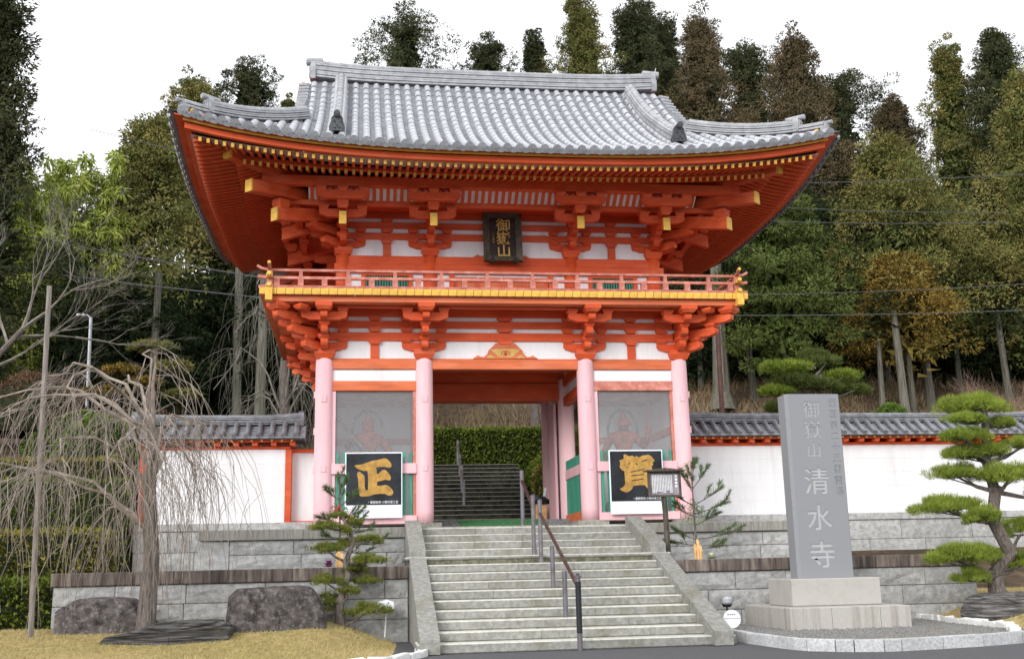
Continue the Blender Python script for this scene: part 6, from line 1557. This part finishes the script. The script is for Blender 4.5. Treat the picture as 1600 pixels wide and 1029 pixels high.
# ---------------------------------------------------------------- new year pine arrangements
def sprig(mbw,leafs,p,d,L,rr,nd=46,ln=.10):
    nd=int(nd*2.1)
    p=Vector(p); d=Vector(d).normalized(); q=p+d*L+Vector((0,0,.06*L)); mbw.tube([p,(p+q)/2+Vector((0,0,-.02)),q],[.010,.008,.005],5,cap=False)
    for k in range(nd):
        u=rr.uniform(.45,1.02); c=p.lerp(q,u); nv=(d*.9+Vector((rr.uniform(-1,1),rr.uniform(-1,1),rr.uniform(-.7,1)))).normalized(); e=c+nv*ln*rr.uniform(.7,1.2); s=nv.cross(Vector((rr.random(),rr.random(),rr.random()))).normalized()*.0048
        leafs.append((c-s,c+s,e))
def kadomatsu(label,x,y,z,H,brs,seed,lean=0,berries=False,warm=False):
    t=thing('pine_arrangement',label,'pine decoration',(x,y,z)); rr=random.Random(seed); w_=MB(); lf=[]
    w_.tube([(x,y,z),(x+lean*.5,y,z+H*.5),(x+lean,y,z+H)],[.022,.016,.006],6,cap=False)
    for (h,dx,dz,L) in brs:
        b=(x+lean*h/H,y,z+h); d=(dx,rr.uniform(-.35,.25),dz); sprig(w_,lf,b,d,L,rr)
        for k in range(3):
            c=Vector(b)+Vector(d).normalized()*L*(.35+.2*k); sprig(w_,lf,c,(dx*.8+rr.uniform(-.5,.5),rr.uniform(-.5,.5),dz+rr.uniform(0,.8)),L*.42,rr,30)
    for k in range(5): sprig(w_,lf,(x+lean*(.7+.06*k),y,z+H*(.7+.06*k)),(rr.uniform(-.6,.6),rr.uniform(-.4,.4),1),.18,rr,30)
    w_.obj('stems','bark',t); V=np.array([tuple(v) for tr in lf for v in tr]); ti=np.repeat([rr.random()*.6 for _ in lf],3)
    inst('needles',npmesh('needles',V,np.arange(len(V)).reshape(-1,3),LEAF['pined'],ti),t)
    C=np.array([(x+lean*.3+rr.uniform(-.16,.16),y+rr.uniform(-.1,.1),z+H*rr.uniform(.36,.62)) for _ in range(14)]); V,F,ti=leaves(C,26,.07,.05,.018,seed=seed); inst('nandina_leaves',npmesh('nandina_leaves',V,F,LEAF['pined'],ti),t)
    if berries:
        m=MB(); 
        for k in range(70):
            p=Vector((x-.0+rr.gauss(0,.07)+(-.06 if k<30 else .07),y-.1+rr.gauss(0,.04),z+(.98 if k<30 else .86)+rr.gauss(0,.05))); m.tube([p,p+Vector((0,0,.016))],.010,5)
        props(m.obj('red_berries','red',t),kind='stuff')
    for dx,hh in((-.04,.22),(.035,.19),(.0,.30)):
        m=MB(); m.tube([(x+dx,y-.09-dx,z),(x+dx,y-.09-dx,z+hh)],.028,8); 
        k=len(m.v)-8
        for i in range(8): v=m.v[k+i]; m.v[k+i]=(v[0],v[1],v[2]+(v[1]-(y-.09-dx))*2.2)
        m.obj('cut_bamboo','yel',t)
    return t
kadomatsu('new year pine and nandina arrangement with red berries on the wall left of the stairs',-3.42,-3.5,-.83,1.62,[(1.15,-.8,.5,.30),(1.05,.8,.5,.34),(.85,1,.2,.42),(.75,-1,.25,.36),(.55,1,.1,.55),(.5,-1,.1,.32),(.4,1,-.05,.75),(.3,1,-.25,.62),(.3,-1,-.1,.34),(1.3,.5,.8,.25),(.62,.9,.45,.5)],3,-.02,True)
kadomatsu('new year pine arrangement with cut bamboo on the wall right of the stairs',2.92,-3.6,-.83,1.70,[(.95,1,.55,.62),(.8,1,.25,.75),(.95,-1,.5,.45),(.75,-.9,.45,.40),(1.25,.7,.9,.45),(1.25,-.6,1,.35),(.35,1,.12,.8),(.25,-1,.1,.50),(.35,-1,.35,.45),(.2,1,-.0,.55),(.6,1,.4,.5),(1.45,.2,1,.3)],4,-.02)
def cabbage(label,x,y,z,s,m,seed):
    t=thing('flower_cabbage',label,'ornamental cabbage',(x,y,z)); r=np.random.default_rng(seed)
    for ring_,(R0,c) in enumerate(((1.0,'grw'),(.7,m),(.4,m))):
        mb=MB()
        for k in range(9):
            a=2*math.pi*k/9+ring_*.3; d=Vector((math.cos(a),math.sin(a),0)); sd_=Vector((-d.y,d.x,0)); h=s*(.25+.35*ring_)
            p=[Vector((x,y,z))+d*s*R0*u+sd_*v*s*.42*R0+Vector((0,0,h*(u*.8+.1)+abs(v)*.05*s)) for u,v in((.1,-.2),(.1,.2),(.75,.9),(1.0,.35),(1.02,-.35),(.75,-.9))]; mb.add(p,[(0,1,2,3,4,5)])
        mb.obj('leaf_rosette',c,t)
cabbage('purple ornamental cabbage beside the left pine arrangement',-3.60,-3.8,-.83,.13,'pur',1)
cabbage('white ornamental cabbage right of the left pine arrangement',-3.02,-3.8,-.83,.13,'grw',2)
cabbage('pale ornamental cabbage at the foot of the right pine arrangement',3.12,-3.8,-.83,.12,'grw',3)
# ---------------------------------------------------------------- lamp, posts, cables, low roofs
t=thing('street_lamp','slim galvanised street lamp standing behind the left shrubs','street lamp',(-11.43,12,2.0))
m=MB(); m.tube([(-11.40,12,1.0),(-11.50,12,7.1)],[.07,.05],8); m.obj('lamp_pole','galv',t); m=MB(); m.tube([(-11.5,12,7.05),(-11.6,12,7.16),(-11.75,12,7.17)],.03,6); m.obj('lamp_arm','galv',t); MB().bev(-11.92,-11.68,11.93,12.07,7.12,7.2,.02).obj('lamp_head','galv',t)
m=MB(); m.tube([(10.9,18,2.3),(10.95,18,8.6)],.10,8); props(m.obj('utility_pole','brown'),'dark brown post behind the right wall beside the gate','pole')
for x0,x1,y,z,lab in((-8.9,-7.3,13.,3.55,'low grey roofed rest shelter behind the left wall, left one'),(-5.9,-4.9,9.5,2.75,'low grey roofed rest shelter behind the left wall, next to the gate')):
    t=thing('low_shelter',lab,'shelter',((x0+x1)/2,y,z-.6)); m=MB(); m.prism([(y-.4,z),(y,z+.14),(y+.4,z),(y+.4,z-.05),(y-.4,z-.05)],x0,x1,'X'); fixn(m.obj('roof','tiled',t).data)
    for xx in(x0+.15,x1-.2): bx('post',xx,xx+.06,y-.03,y+.03,z-1.8,z-.05,'dkwood',t)
    bx('side_board',x0+.2,x1-.2,y-.01,y+.01,z-.5,z-.1,'dkwood',t)
def cable(label,a,b,sag,r_=.022,m='wire',g='overhead cables'):
    a,b=Vector(a),Vector(b); pts=[a.lerp(b,u)+Vector((0,0,-sag*4*u*(1-u))) for u in np.linspace(0,1,14)]; q=MB(); q.tube(pts,r_,5); props(q.obj('overhead_cable',m),label,'cable',g)
cable('pale cable leaving the balcony corner to the right, upper of the close pair',(8,15.5,8.9),(30,14.5,9.95),.25,.012)
cable('dark cable below the pale one right of the balcony',(8,15.5,8.15),(30,14.5,8.7),.2,.014)
cable('high cable crossing the cedars right of the roof corner',(11,15,13.15),(30,14.8,14.5),.15,.014)
cable('thin cable second from the top, right of the roof',(11,15,12.35),(22,15,12.3),.1,.013)
cable('thin cable third from the top, right of the roof',(11,15,11.75),(22,15,11.9),.1,.013)
cable('upper cable running from the left eave across the trees',(-16,15,10.9),(-4,15,8.9),.1,.02)
cable('lower cable running into the left end of the balcony',(-16,15,9.6),(-2,15,8.15),.1,.02)
cable('highest thin cable crossing the sky at left',(-12.6,15,14.6),(-8.5,15,13.7),.05,.012)
# hide nothing; done
